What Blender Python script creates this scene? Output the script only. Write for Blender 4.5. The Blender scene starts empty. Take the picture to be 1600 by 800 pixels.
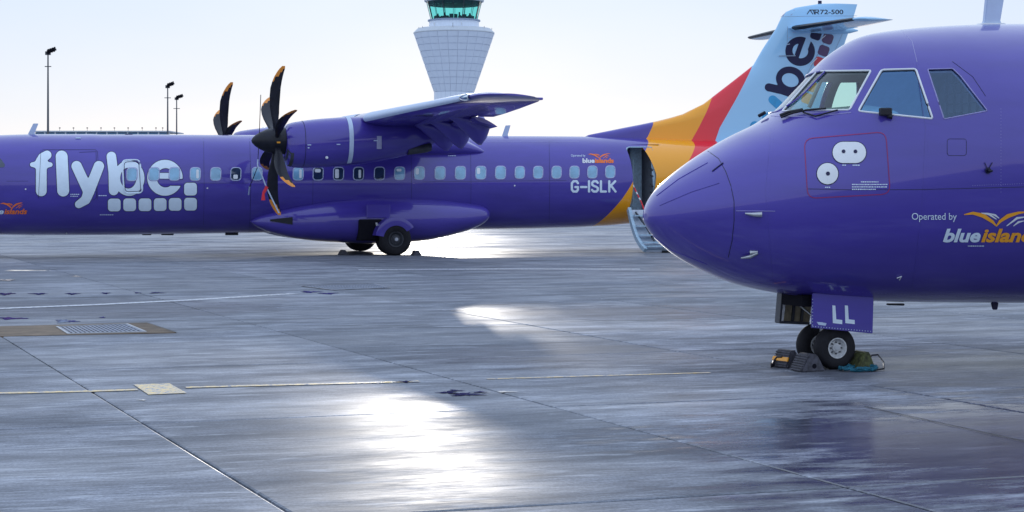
import bpy, bmesh, math, random
import numpy as np
from mathutils import Vector, Matrix
random.seed(7)
R = math.radians
scene = bpy.context.scene

# ------------------------------------------------------------------ camera
FL, CAMH, YH = 2900.0, 1.93, 295.0          # focal length and horizon in photo pixels, eye height in metres
TH = R(18.5)                                # both aircraft and the slab rows lie at this angle
cam_d = bpy.data.cameras.new('camera'); cam = bpy.data.objects.new('camera', cam_d)
scene.collection.objects.link(cam); scene.camera = cam
cam.location = (0, 0, CAMH); cam.rotation_euler = (R(90), 0, 0)
cam_d.sensor_width = 36; cam_d.lens = 36 * FL / 1600
cam_d.shift_y = -(400 - YH) / 1600; cam_d.clip_start = .1; cam_d.clip_end = 6000

# ------------------------------------------------------------------ sky and sun
SUN_EL, SUN_AZ = R(7.7), R(-2.4)             # sun low, almost straight ahead behind the far aircraft
world = bpy.data.worlds.new('World'); scene.world = world; world.use_nodes = True
wn, wl = world.node_tree.nodes, world.node_tree.links
bg = wn['Background']
sky = wn.new('ShaderNodeTexSky'); sky.sky_type = 'NISHITA'; sky.sun_disc = False
sky.sun_elevation = SUN_EL; sky.sun_rotation = SUN_AZ
sky.air_density = 1.0; sky.dust_density = .4; sky.ozone_density = 2.5
# thin high cloud veil over the clear sky: pale, raised overhead for more fill, softly uneven
tc = wn.new('ShaderNodeTexCoord'); sep = wn.new('ShaderNodeSeparateXYZ'); wl.new(tc.outputs['Generated'], sep.inputs[0])
ramp = wn.new('ShaderNodeValToRGB'); wl.new(sep.outputs['Z'], ramp.inputs[0])
ramp.color_ramp.elements[0].position = 0.0; ramp.color_ramp.elements[0].color = (6.5, 6.7, 7.3, 1)
ramp.color_ramp.elements[1].position = .9; ramp.color_ramp.elements[1].color = (6.2, 7.5, 9.8, 1)
e = ramp.color_ramp.elements.new(.10); e.color = (5.5, 6.3, 7.6, 1)
e = ramp.color_ramp.elements.new(.3); e.color = (6.0, 7.1, 8.8, 1)
wnz = wn.new('ShaderNodeTexNoise'); wnz.inputs['Scale'].default_value = 2.2; wnz.inputs['Detail'].default_value = 5
wmap = wn.new('ShaderNodeMapping'); wmap.inputs['Scale'].default_value = (1, 1, 3.2)
wl.new(tc.outputs['Generated'], wmap.inputs[0]); wl.new(wmap.outputs[0], wnz.inputs[0])
wmr = wn.new('ShaderNodeMapRange'); wmr.inputs[1].default_value = .3; wmr.inputs[2].default_value = .75
wmr.inputs[3].default_value = .91; wmr.inputs[4].default_value = .985; wl.new(wnz.outputs[0], wmr.inputs[0])
wmx = wn.new('ShaderNodeMixRGB'); wl.new(wmr.outputs[0], wmx.inputs[0]); wl.new(sky.outputs[0], wmx.inputs[1]); wl.new(ramp.outputs[0], wmx.inputs[2])
wl.new(wmx.outputs[0], bg.inputs[0]); bg.inputs[1].default_value = .1
sd = bpy.data.lights.new('sun', 'SUN'); sd.energy = .5; sd.angle = R(1.0); sd.color = (1, .93, .84)
sun = bpy.data.objects.new('sun', sd); scene.collection.objects.link(sun)
sun.rotation_euler = Vector((math.sin(SUN_AZ) * math.cos(SUN_EL), math.cos(SUN_AZ) * math.cos(SUN_EL), math.sin(SUN_EL))).to_track_quat('Z', 'Y').to_euler()
sun.location = (0, 0, 60)
scene.view_settings.view_transform = 'Standard'; scene.view_settings.look = 'None'
scene.view_settings.exposure = 0.42; scene.view_settings.gamma = 1.0
scene.view_settings.use_curve_mapping = False
scene.render.resolution_x, scene.render.resolution_y = 1024, 512

# ------------------------------------------------------------------ helpers
COL = scene.collection
def mk(name, verts, faces, mat, parent=None, smooth=False, normals=None, loc=None, kind=None, mids=None):
    me = bpy.data.meshes.new(name)
    if normals is not None:                      # wind every face to agree with its analytic normal
        vv = np.asarray(verts, float); ff = []
        for f in faces:
            q = vv[list(f)]; nw = np.cross(q, np.roll(q, -1, axis=0)).sum(0)
            ff.append(f if np.dot(nw, np.sum([normals[i] for i in f], axis=0)) >= 0 else tuple(f)[::-1])
        faces = ff
    me.from_pydata([tuple(map(float, v)) for v in verts], [], [tuple(map(int, f)) for f in faces])
    for m in (mat if isinstance(mat, (list, tuple)) else [mat]): me.materials.append(m)
    if mids is not None:
        for p, i in zip(me.polygons, mids): p.material_index = i
    if smooth is True:
        for p in me.polygons: p.use_smooth = True
    me.validate(); me.update()
    if normals is not None and len(normals) == len(me.vertices):
        me.normals_split_custom_set_from_vertices([tuple(map(float, n)) for n in normals])
    elif isinstance(smooth, float):
        for p in me.polygons: p.use_smooth = True
        me.set_sharp_from_angle(angle=R(smooth))
    o = bpy.data.objects.new(name, me); COL.objects.link(o)
    if parent: o.parent = parent
    if loc is not None: o.location = loc
    if kind: o['kind'] = kind
    return o
def bm_obj(name, bm, mat, parent=None, smooth=False, kind=None, loc=None):
    bm.normal_update()
    me = bpy.data.meshes.new(name); bm.to_mesh(me); bm.free()
    for m in (mat if isinstance(mat, (list, tuple)) else [mat]): me.materials.append(m)
    if smooth:
        for p in me.polygons: p.use_smooth = True
        if isinstance(smooth, float): me.set_sharp_from_angle(angle=R(smooth))
    o = bpy.data.objects.new(name, me); COL.objects.link(o)
    if parent: o.parent = parent
    if loc is not None: o.location = loc
    if kind: o['kind'] = kind
    return o
def thing(name, label, cat, loc=(0, 0, 0), rz=0, group=None):
    o = bpy.data.objects.new(name, None); COL.objects.link(o); o.empty_display_size = .3
    o.location = loc; o.rotation_euler = (0, 0, rz); o['label'] = label; o['category'] = cat
    if group: o['group'] = group
    return o
def tag(o, label, cat, group=None):
    o['label'] = label; o['category'] = cat
    if group: o['group'] = group
    return o
def box(bm, c, s, rot=None, bev=0):
    r = bmesh.ops.create_cube(bm, size=1)
    vs = r['verts']
    for v in vs:
        v.co = Vector((v.co.x * s[0], v.co.y * s[1], v.co.z * s[2]))
    if bev:
        es = list({e for v in vs for e in v.link_edges})
        rr = bmesh.ops.bevel(bm, geom=es, offset=bev, segments=2, affect='EDGES', profile=.5)
        vs = list({v for f in rr['faces'] for v in f.verts} | {v for v in vs if v.is_valid})
    for v in vs:
        if rot: v.co = rot @ v.co
        v.co += Vector(c)
    return vs
def boxo(name, c, s, mat, parent=None, rot=None, bev=0, **k):
    bm = bmesh.new(); box(bm, c, s, rot, bev); return bm_obj(name, bm, mat, parent, **k)
def loft(rings, cap=True, closed=True):
    n = len(rings[0]); V = [p for r in rings for p in r]; Fc = []
    for i in range(len(rings) - 1):
        for j in range(n if closed else n - 1):
            k = (j + 1) % n
            Fc.append((i * n + j, i * n + k, (i + 1) * n + k, (i + 1) * n + j))
    if cap: Fc.append(tuple(range(n))[::-1]); Fc.append(tuple((len(rings) - 1) * n + j for j in range(n)))
    return V, Fc
def lathe(prof, n, axis='x', cap=True):
    rings = []
    for a, r in prof:
        ring = []
        for j in range(n):
            q = 2 * math.pi * j / n; c, s = r * math.cos(q), r * math.sin(q)
            ring.append((a, c, s) if axis == 'x' else ((s, a, c) if axis == 'y' else (c, s, a)))
        rings.append(ring)
    return loft(rings, cap)
def tube_data(pts, rad, n=8):
    pts = [Vector(p) for p in pts]; rings = []
    for i, p in enumerate(pts):
        t = (pts[min(i + 1, len(pts) - 1)] - pts[max(i - 1, 0)]).normalized()
        up = Vector((0, 0, 1)) if abs(t.z) < .9 else Vector((0, 1, 0))
        a = t.cross(up).normalized(); b = t.cross(a)
        r = rad[i] if isinstance(rad, (list, tuple)) else rad
        rings.append([p + a * r * math.cos(2 * math.pi * j / n) + b * r * math.sin(2 * math.pi * j / n) for j in range(n)])
    return loft(rings)
def tube(name, pts, rad, mat, parent=None, n=8, **k):
    V, Fc = tube_data(pts, rad, n); return mk(name, V, Fc, mat, parent, smooth=50.0, **k)
def join_data(parts):
    V, Fc = [], []
    for v, f in parts:
        o = len(V); V += list(v); Fc += [tuple(i + o for i in q) for q in f]
    return V, Fc
def pchip(xk, yk, x):
    xk = np.asarray(xk, float); yk = np.asarray(yk, float); h = np.diff(xk); d = np.diff(yk) / h
    m = np.zeros(len(xk)); m[0] = d[0]; m[-1] = d[-1]
    for i in range(1, len(xk) - 1):
        if d[i-1] * d[i] > 0:
            w1 = 2*h[i]+h[i-1]; w2 = h[i]+2*h[i-1]; m[i] = (w1+w2)/(w1/d[i-1]+w2/d[i])
    x = np.clip(x, xk[0], xk[-1]); i = np.clip(np.searchsorted(xk, x)-1, 0, len(xk)-2); t = (x-xk[i])/h[i]
    return (2*t**3-3*t*t+1)*yk[i]+(t**3-2*t*t+t)*h[i]*m[i]+(-2*t**3+3*t*t)*yk[i+1]+(t**3-t*t)*h[i]*m[i+1]

# ------------------------------------------------------------------ materials
class NT:
    def __init__(s, name):
        s.m = bpy.data.materials.new(name); s.m.use_nodes = True
        s.n = s.m.node_tree.nodes; s.l = s.m.node_tree.links; s.b = s.n['Principled BSDF']
    def node(s, t, **k):
        n = s.n.new(t)
        for a, v in k.items():
            if hasattr(n, a) and not a.startswith('i_'): setattr(n, a, v)
        return n
    def set(s, **k):
        for a, v in k.items(): s.b.inputs[a.replace('_', ' ')].default_value = v
        return s
    def noise(s, scale, detail=3, vec=None, rough=.55):
        n = s.node('ShaderNodeTexNoise'); n.inputs['Scale'].default_value = scale; n.inputs['Detail'].default_value = detail
        n.inputs['Roughness'].default_value = rough
        if vec is not None: s.l.new(vec, n.inputs[0])
        return n.outputs[0]
    def rng(s, v, a, b, c, d):
        n = s.node('ShaderNodeMapRange'); s.l.new(v, n.inputs[0])
        for i, q in enumerate((a, b, c, d)): n.inputs[i+1].default_value = q
        return n.outputs[0]
    def mix(s, f, a, b, mode='MIX'):
        n = s.node('ShaderNodeMixRGB'); n.blend_type = mode
        for i, q in enumerate((f, a, b)):
            if isinstance(q, (int, float)): n.inputs[i].default_value = q
            elif isinstance(q, tuple): n.inputs[i].default_value = (*q, 1)
            else: s.l.new(q, n.inputs[i])
        return n.outputs[0]
    def math(s, op, a, b=0.):
        n = s.node('ShaderNodeMath'); n.operation = op
        for i, q in enumerate((a, b)):
            if isinstance(q, (int, float)): n.inputs[i].default_value = q
            else: s.l.new(q, n.inputs[i])
        return n.outputs[0]
    def bump(s, v, strength, dist=.01):
        n = s.node('ShaderNodeBump'); n.inputs['Strength'].default_value = strength; n.inputs['Distance'].default_value = dist
        s.l.new(v, n.inputs['Height']); s.l.new(n.outputs[0], s.b.inputs['Normal']); return n
def simple(name, col, rough=.5, metal=0., coat=0., nscale=6., var=.12, bump=0., spec=.5):
    t = NT(name); t.set(Roughness=rough, Metallic=metal, Coat_Weight=coat, Coat_Roughness=.06)
    t.b.inputs['Specular IOR Level'].default_value = spec
    tcn = t.node('ShaderNodeTexCoord'); nz = t.noise(nscale, 4, tcn.outputs['Object'])
    dk = tuple(c * (1 - var) for c in col); lt = tuple(min(1, c * (1 + var)) for c in col)
    t.l.new(t.mix(t.rng(nz, .3, .7, 0, 1), dk, lt), t.b.inputs['Base Color'])
    t.l.new(t.rng(nz, .3, .7, max(rough - .06, .02), rough + .06), t.b.inputs['Roughness'])
    if bump: t.bump(t.noise(nscale * 6, 3, tcn.outputs['Object']), bump)
    return t.m
PURPLE = (.064, .044, .345)
def paint_mat(name, livery=None):
    t = NT(name); t.set(Roughness=.38, Coat_Weight=1.0, Coat_Roughness=.06, Specular_IOR_Level=.25)
    tcn = t.node('ShaderNodeTexCoord'); ob = tcn.outputs['Object']
    mp = t.node('ShaderNodeMapping'); mp.inputs['Scale'].default_value = (.5, .5, 2.5); t.l.new(ob, mp.inputs[0])
    nz = t.noise(1.3, 5, mp.outputs[0])
    base = t.mix(t.rng(nz, .3, .72, 0, 1), tuple(c * .9 for c in PURPLE), tuple(c * 1.12 for c in PURPLE))
    if livery:
        sp = t.node('ShaderNodeSeparateXYZ'); t.l.new(ob, sp.inputs[0])
        zz = t.math('DIVIDE', sp.outputs['Z'], 8.2)
        for pts, colr in livery:
            fc = t.node('ShaderNodeFloatCurve'); cv = fc.mapping.curves[0]; fc.mapping.extend = 'HORIZONTAL'
            P = [(z / 8.2, x / 24 + .2) for z, x in pts]
            cv.points[0].location = P[0]; cv.points[1].location = P[-1]
            for q in P[1:-1]: cv.points.new(*q)
            for q in cv.points: q.handle_type = 'VECTOR'
            fc.mapping.update(); t.l.new(zz, fc.inputs['Value'])
            edge = t.math('MULTIPLY', t.math('SUBTRACT', fc.outputs[0], .2), 24.)
            msk = t.math('MULTIPLY', t.math('SUBTRACT', sp.outputs['X'], edge), 60.)
            cl = t.node('ShaderNodeClamp'); t.l.new(msk, cl.inputs[0])
            base = t.mix(cl.outputs[0], base, colr)
    # faint dirt on the coat
    n2 = t.noise(9, 6, mp.outputs[0])
    t.l.new(base, t.b.inputs['Base Color'])
    t.l.new(t.rng(n2, .35, .8, .32, .38), t.b.inputs['Roughness'])
    t.l.new(t.rng(n2, .3, .8, .05, .08), t.b.inputs['Coat Roughness'])
    t.bump(t.noise(1.1, 2, ob), .14, .02)       # skin very slightly uneven
    return t.m
M = {}
M['purple'] = paint_mat('purple_paint')
M['lav'] = simple('lavender_band_paint', (.32, .34, .55), .35, coat=.4)
M['pale'] = simple('pale_blue_marking', (.72, .84, .97), .45, var=.04)
M['navy'] = simple('navy_marking', (.018, .018, .07), .45, coat=0, spec=.3)
M['white'] = simple('white_paint', (.75, .78, .82), .4, coat=.3, var=.05)
M['orange'] = simple('orange_marking', (.95, .40, .02), .4, coat=.3, var=.06)
M['orange2'] = simple('burnt_orange_marking', (.95, .20, .03), .4, var=.06)
M['red'] = simple('red_marking', (.65, .02, .05), .4, coat=.3)
M['magenta'] = simple('magenta_line', (.28, .015, .12), .4)
M['cyan'] = simple('cyan_marking', (.02, .33, .65), .4, coat=.3)
M['plum'] = simple('plum_marking', (.07, .02, .12), .4, coat=.3)
M['black'] = simple('black_composite', (.008, .009, .018), .42, coat=.08, var=.3, spec=.3)
M['blackmk'] = simple('black_marking', (.012, .014, .03), .5)
M['bladeorange'] = simple('blade_tip_orange', (.75, .27, .03), .4)
M['rubber'] = simple('tyre_rubber', (.018, .018, .023), .75, spec=.2, var=.35, bump=.15, nscale=12)
M['rim'] = simple('painted_rim', (.55, .56, .58), .4, var=.2, nscale=30)
M['steel'] = simple('steel', (.45, .47, .5), .32, metal=.85, var=.2)
M['darkmetal'] = simple('dark_metal', (.06, .065, .08), .45, metal=.4, var=.3)
M['lining'] = simple('cabin_lining', (.50, .56, .66), .6)
M['dark'] = simple('dark_recess', (.012, .012, .018), .8, spec=.05)  # near-black; in bays, pit and hole it stands in for shade
M['ltblue'] = simple('pale_blue_primer', (.36, .50, .62), .5, var=.2, nscale=14)
M['brown'] = simple('bay_primer', (.34, .29, .20), .6, var=.45, nscale=9)
M['le'] = simple('pale_deicer_strip', (.50, .60, .78), .45, var=.06)
M['chock'] = simple('worn_chock_rubber', (.065, .065, .085), .7, var=.5, nscale=25, bump=.4)
M['camo'] = simple('stained_chock', (.075, .085, .03), .7, var=.8, nscale=22, bump=.4)
M['teal'] = simple('teal_rope', (.01, .13, .20), .7, var=.4, nscale=60, bump=.5)
M['strap'] = simple('red_streamer', (.75, .03, .05), .6)
M['mast'] = simple('galvanised_mast', (.10, .11, .13), .5, metal=.5)
M['towerpanel'] = simple('tower_cladding', (.76, .84, .97), .42, coat=.15, var=.04, nscale=.4)
M['joint'] = simple('cladding_joint', (.56, .64, .78), .6)
M['towerdark'] = simple('tower_dark', (.03, .045, .06), .6)
M['bluewall'] = simple('blue_grey_wall', (.28, .36, .48), .6)
M['bluedark'] = simple('blue_window_band', (.07, .17, .30), .3)
M['fascia'] = simple('pale_fascia', (.55, .60, .66), .5)
M['shield'] = simple('glareshield_cover', (.35, .45, .43), .6)
M['seat'] = simple('seat_fabric', (.05, .08, .13), .8)

def glass(name, tint, refl=.08, rough=.02, gcol=(1, 1, 1)):
    t = NT(name); t.n.remove(t.b)
    out = t.n['Material Output']
    tr = t.node('ShaderNodeBsdfTransparent'); tr.inputs[0].default_value = (*tint, 1)
    gl = t.node('ShaderNodeBsdfGlossy'); gl.inputs['Roughness'].default_value = rough; gl.inputs[0].default_value = (*gcol, 1)
    fr = t.node('ShaderNodeLayerWeight'); fr.inputs[0].default_value = .5
    f = t.math('ADD', t.math('MULTIPLY', t.math('POWER', fr.outputs['Facing'], 5.), .85), refl)
    mx = t.node('ShaderNodeMixShader'); t.l.new(f, mx.inputs[0]); t.l.new(tr.outputs[0], mx.inputs[1]); t.l.new(gl.outputs[0], mx.inputs[2])
    t.l.new(mx.outputs[0], out.inputs[0]); return t.m
M['glass'] = glass('cockpit_glass', (.68, .88, .84), .07)
M['glassside'] = glass('side_window_glass', (.62, .84, 1.0), .24, .03, (.30, .56, 1.0))
M['glassdark'] = glass('dark_window_glass', (.50, .62, .88), .13, .03, (.5, .7, 1.0))
M['tealglass'] = glass('teal_tower_glass', (.42, .88, .84), .03)
M['pane'] = simple('sky_tinted_pane', (.20, .42, .62), .12, coat=1, var=.25, nscale=3)  # sky reflection put into the pale blue base colour
M['panedark'] = simple('unlit_cabin_pane', (.02, .04, .09), .1, coat=1, var=.25)
M['daylight_patch'] = simple('painted_daylight', (.75, .8, .85), .5, var=.05)  # pale patches imitate daylight seen through the far-side windows
M['winrim'] = simple('window_surround', (.28, .26, .55), .35, coat=.4)

# wet brushed concrete; every slab gets its own tone and wetness
def concrete(name, base=(.36, .385, .45), per=True):
    t = NT(name)
    geo = t.node('ShaderNodeNewGeometry'); mp = t.node('ShaderNodeMapping'); mp.vector_type = 'TEXTURE'
    mp.inputs['Rotation'].default_value = (0, 0, R(17.5)); t.l.new(geo.outputs['Position'], mp.inputs[0])
    def sc(v):
        q = t.node('ShaderNodeMapping'); q.inputs['Scale'].default_value = v; t.l.new(mp.outputs[0], q.inputs[0]); return q.outputs[0]
    fine = t.noise(1, 8, sc((3.2, 17, 1)), .68)
    mid = t.noise(1, 7, sc((.55, 1.7, 1)), .64)
    big = t.noise(1, 5, sc((.16, .36, 1)), .58)
    grit = t.noise(90, 3, mp.outputs[0])
    crack = t.noise(1, 7, sc((.5, 1.7, 1)), .7)
    oi = t.node('ShaderNodeObjectInfo')
    c1 = t.mix(t.rng(mid, .35, .66, 0, 1), tuple(c * .36 for c in base), tuple(c * 1.45 for c in base))
    c2 = t.mix(t.rng(fine, .42, .62, 0, .75), c1, tuple(c * .45 for c in base))
    if per: c2 = t.mix(t.rng(oi.outputs['Random'], 0, 1, 0, .55), c2, (.13, .145, .17))
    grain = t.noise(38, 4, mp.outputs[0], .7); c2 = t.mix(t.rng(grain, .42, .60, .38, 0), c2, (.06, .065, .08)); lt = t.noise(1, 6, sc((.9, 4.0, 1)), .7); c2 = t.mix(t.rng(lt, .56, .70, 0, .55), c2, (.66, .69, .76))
    stain = t.rng(crack, .70, .74, 0, .8); c2 = t.mix(stain, c2, (.02, .02, .035))
    t.l.new(c2, t.b.inputs['Base Color'])
    wet = t.rng(big, .36, .62, 0, 1)                # 1 = standing film of water
    wet2 = t.math('MULTIPLY', wet, t.rng(mid, .25, .6, .35, 1))
    t.b.inputs['Specular IOR Level'].default_value = 0.
    t.l.new(t.rng(fine, .3, .7, .42, .6), t.b.inputs['Roughness'])
    t.l.new(t.rng(wet2, 0, 1, .35 if per else .25, 1.), t.b.inputs['Coat Weight'])
    mott = t.noise(1, 6, sc((1.1, 3.4, 1)), .68)
    sp = t.node('ShaderNodeSeparateXYZ'); t.l.new(geo.outputs['Position'], sp.inputs[0])
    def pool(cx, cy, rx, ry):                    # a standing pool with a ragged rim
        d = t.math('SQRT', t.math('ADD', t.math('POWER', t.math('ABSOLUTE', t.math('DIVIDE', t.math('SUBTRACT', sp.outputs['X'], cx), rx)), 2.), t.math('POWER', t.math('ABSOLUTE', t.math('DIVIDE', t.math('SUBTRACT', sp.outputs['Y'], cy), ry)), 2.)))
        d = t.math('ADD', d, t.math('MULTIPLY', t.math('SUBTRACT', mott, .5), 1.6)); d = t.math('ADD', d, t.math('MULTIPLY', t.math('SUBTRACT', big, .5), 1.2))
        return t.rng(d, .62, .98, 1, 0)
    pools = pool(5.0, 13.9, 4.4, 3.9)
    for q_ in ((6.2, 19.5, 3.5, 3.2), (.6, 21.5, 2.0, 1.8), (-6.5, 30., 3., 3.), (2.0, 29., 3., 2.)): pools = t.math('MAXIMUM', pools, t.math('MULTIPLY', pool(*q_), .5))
    cr = t.math('ADD', t.rng(wet2, 0, 1, .40, .25), t.rng(fine, .3, .7, -.03, .10))
    cr = t.math('ADD', cr, t.rng(mott, .35, .65, -.05, .09))
    cr = t.math('ADD', cr, t.rng(oi.outputs['Random'], 0, 1, -.02, .05) if per else .03)
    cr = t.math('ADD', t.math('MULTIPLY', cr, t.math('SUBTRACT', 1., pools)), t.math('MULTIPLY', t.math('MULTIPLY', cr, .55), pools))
    for l_ in list(t.b.inputs['Base Color'].links): t.l.remove(l_)
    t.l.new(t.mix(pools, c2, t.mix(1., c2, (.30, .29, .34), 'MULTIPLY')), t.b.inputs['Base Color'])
    for l_ in list(t.b.inputs['Coat Weight'].links): t.l.remove(l_)
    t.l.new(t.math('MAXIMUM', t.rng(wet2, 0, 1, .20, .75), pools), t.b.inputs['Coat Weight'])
    t.l.new(cr, t.b.inputs['Coat Roughness']); t.b.inputs['Coat IOR'].default_value = 1.42
    h = t.math('ADD', t.math('MULTIPLY', fine, .55), t.math('MULTIPLY', grit, .35))
    h = t.math('ADD', h, t.math('MULTIPLY', mid, 1.2)); h = t.math('ADD', h, t.math('MULTIPLY', t.noise(7, 4, mp.outputs[0]), .8))
    t.bump(h, .24, .006)
    return t.m
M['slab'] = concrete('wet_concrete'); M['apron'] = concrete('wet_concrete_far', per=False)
M['drainc'] = simple('brown_drain_concrete', (.15, .115, .085), .7, spec=.12, var=.4, nscale=3, bump=.3)
def marking(name, col, wear):
    t = NT(name); geo = t.node('ShaderNodeNewGeometry'); n = t.noise(14, 6, geo.outputs['Position'], .7)
    t.l.new(t.mix(t.rng(n, .40, .56 + wear * .2, 0, 1), (.27, .30, .37), col), t.b.inputs['Base Color'])
    t.l.new(t.rng(n, .3, .7, .2, .45), t.b.inputs['Roughness']); t.bump(t.noise(80, 3, geo.outputs['Position']), .2, .004)
    return t.m
M['yellow'] = marking('worn_yellow_paint', (.95, .66, .20), .16)
M['whiteline'] = marking('worn_white_paint', (.72, .74, .76), .2)
M['tar'] = simple('joint_sealant', (.02, .021, .026), .5)

# ------------------------------------------------------------------ frames and surfaces
class Frame:
    """aircraft axes: x aft, -y the left wing, z up"""
    def __init__(s, gx, gy): s.g = np.array([gx, gy]); s.c, s.s = math.cos(TH), math.sin(TH)
    def loc(s, P):
        P = np.asarray(P, float); d = P[..., :2] - s.g
        return np.stack([s.c * d[..., 0] + s.s * d[..., 1], -s.s * d[..., 0] + s.c * d[..., 1], P[..., 2]], -1)
    def world(s, x, y, z): return (s.g[0] + s.c * x - s.s * y, s.g[1] + s.s * x + s.c * y, z)
    def wpt(s, px, py, Y):
        px = np.asarray(px, float); py = np.asarray(py, float)
        return np.stack([(px - 800) / FL * Y, Y + 0 * px, CAMH - (py - YH) / FL * Y], -1)
    def pl(s, px, py, L=0.):                      # point at lateral distance L to the left
        P1, P2 = s.loc(s.wpt(px, py, 10.)), s.loc(s.wpt(px, py, 90.))
        f = (-L - P1[1]) / (P2[1] - P1[1]); q = P1 + f * (P2 - P1); return float(q[0]), float(q[2])
NEAR = Frame(3.38, 20.05); FAR = Frame(-3.85, 55.8)

class Fus:
    def __init__(s, x0, d, zt, zb, hw, z0, zmid, L):
        s.x0, s.L = x0, L; u = np.sqrt(np.array(d)); s.u = np.linspace(0, u[-1], 3000)
        s.ZT, s.ZB, s.HW = pchip(u, zt, s.u), pchip(u, zb, s.u), pchip(u, hw, s.u)
        s.ZC = np.interp(s.u**2, *zmid)
        s.ZC = np.clip(s.ZC, s.ZB + .3 * (s.ZT - s.ZB), s.ZT - .3 * (s.ZT - s.ZB))
    def par(s, x):
        u = np.sqrt(np.clip(np.asarray(x, float) - s.x0, 0, None))
        return [np.interp(u, s.u, a) for a in (s.ZT, s.ZB, s.HW, s.ZC)]
    def pt(s, x, ph):
        zt, zb, hw, zc = s.par(x); sy = np.sin(ph)
        return np.stack([np.asarray(x, float) + 0 * ph, hw * np.cos(ph), zc + np.where(sy > 0, (zt - zc) * sy, (zc - zb) * sy)], -1)
    def g(s, P):
        zt, zb, hw, zc = s.par(P[..., 0]); dz = P[..., 2] - zc
        h = np.where(dz > 0, zt - zc, zc - zb)
        v = (P[..., 1] / np.maximum(hw, 1e-4))**2 + (dz / np.maximum(h, 1e-4))**2 - 1
        return np.where((P[..., 0] < s.x0) | (P[..., 0] > s.x0 + s.L), 5., v)
    def nrm(s, P):
        e = 1e-3; P = np.asarray(P, float).copy(); P[..., 0] = np.clip(P[..., 0], s.x0 + 2e-3, s.x0 + s.L - 2e-3)
        n = np.stack([s.g(P + np.eye(3)[i] * e) - s.g(P - np.eye(3)[i] * e) for i in range(3)], -1)
        return n / np.maximum(np.linalg.norm(n, axis=-1, keepdims=True), 1e-9)
    def hit(s, fr, px, py, Y0, Y1):
        px = np.atleast_1d(np.asarray(px, float)); py = np.atleast_1d(np.asarray(py, float))
        Ys = np.linspace(Y0, Y1, 260); lo = np.full(px.shape, Y1); found = np.zeros(px.shape, bool)
        best = np.full(px.shape, 1e9); by = np.full(px.shape, Y1)
        for Y in Ys:
            gg = s.g(fr.loc(fr.wpt(px, py, Y))); new = (gg < 0) & ~found; lo[new] = Y; found |= new
            b = (gg < best) & ~found; best[b] = gg[b]; by[b] = Y
        st = Ys[1] - Ys[0]; a = lo - st; b = lo.copy()
        for _ in range(22):
            m = (a + b) / 2; gg = s.g(fr.loc(np.stack([(px - 800) / FL * m, m, CAMH - (py - YH) / FL * m], -1)))
            b = np.where(gg < 0, m, b); a = np.where(gg < 0, a, m)
        Y = np.where(found, b, by)
        return fr.loc(np.stack([(px - 800) / FL * Y, Y, CAMH - (py - YH) / FL * Y], -1))

def zpx(y, Y): return CAMH + (YH - y) * Y / FL
ND = [0, .05, .18, .4, .7, 1.05, 1.4, 1.7, 2.0, 2.3, 2.6, 2.9, 3.3, 3.8, 4.5, 6.5]
NZT = [1.638, 1.786, 1.946, 2.122, 2.315, 2.505, 2.665, 2.867, 3.155, 3.444, 3.602, 3.658, 3.705, 3.744, 3.776, 3.81]
NZB = [1.638, 1.519, 1.372, 1.203, 1.046, .915, .834, .784, .748, .727, .708, .696, .682, .668, .649, .63]
NHW = [0, .192, .386, .585, .77, .92, 1.048, 1.137, 1.21, 1.275, 1.332, 1.378, 1.421, 1.46, 1.491, 1.5]
near = Fus(-2.094, ND + [16, 22, 28], NZT + [3.81, 3.8, 3.6], NZB + [.63, .8, 2.2], NHW + [1.5, 1.4, .5], 1.638, ([0, 3.5, 7, 22, 28], [1.638, 2.2, 2.2, 2.3, 2.9]), 28)
FX0 = -15.05; k = .94
fd = [q * 1.04 for q in ND]
fzt = [.604 + (q - .63) * .912 for q in NZT]; fzb = [.604 + (q - .63) * .912 for q in NZB]
fhw = [q * .955 for q in NHW]
def fx(px): return FAR.pl(px, 280)[0]
def fz(px, py): return FAR.pl(px, py)[1]
for px, yt, yb in ((150, 210.3, 367.3), (400, 211, 363.5), (620, 211.5, 360.5), (800, 212.3, 357.8), (900, 213, 355), (960, 214.5, 351.5), (1010, 216.5, 346), (1080, 219, 332)):
    fd.append(fx(px) - FX0); fzt.append(fz(px, yt)); fzb.append(fz(px, yb)); fhw.append(1.43 if px < 850 else {900: 1.41, 960: 1.36, 1010: 1.29, 1080: 1.12}[px])
fd += [28.5, 30.9]; fzt += [3.55, 3.35]; fzb += [2.3, 3.0]; fhw += [.55, .14]
far = Fus(FX0, fd, fzt, fzb, fhw, fzt[0], ([0, 3.5, 7, 22, 31], [fzt[0], 2.03, 2.04, 2.1, 3.15]), 30.9)

def proj(surf, fr, P2, Y0, Y1, off):
    P2 = np.asarray(P2, float); P = surf.hit(fr, P2[:, 0], P2[:, 1], Y0, Y1); n = surf.nrm(P); return P + n * off, n
NR, FR_ = (16.5, 26.), (44., 62.)
def dec(which, name, V, Fc, off, mat, parent):
    if len(V) == 0: return None
    if which == 'n': P, n = proj(near, NEAR, V, *NR, off)
    else: P, n = proj(far, FAR, V, *FR_, off)
    return mk(name, P, Fc, mat, parent, smooth=True, normals=n)

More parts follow.
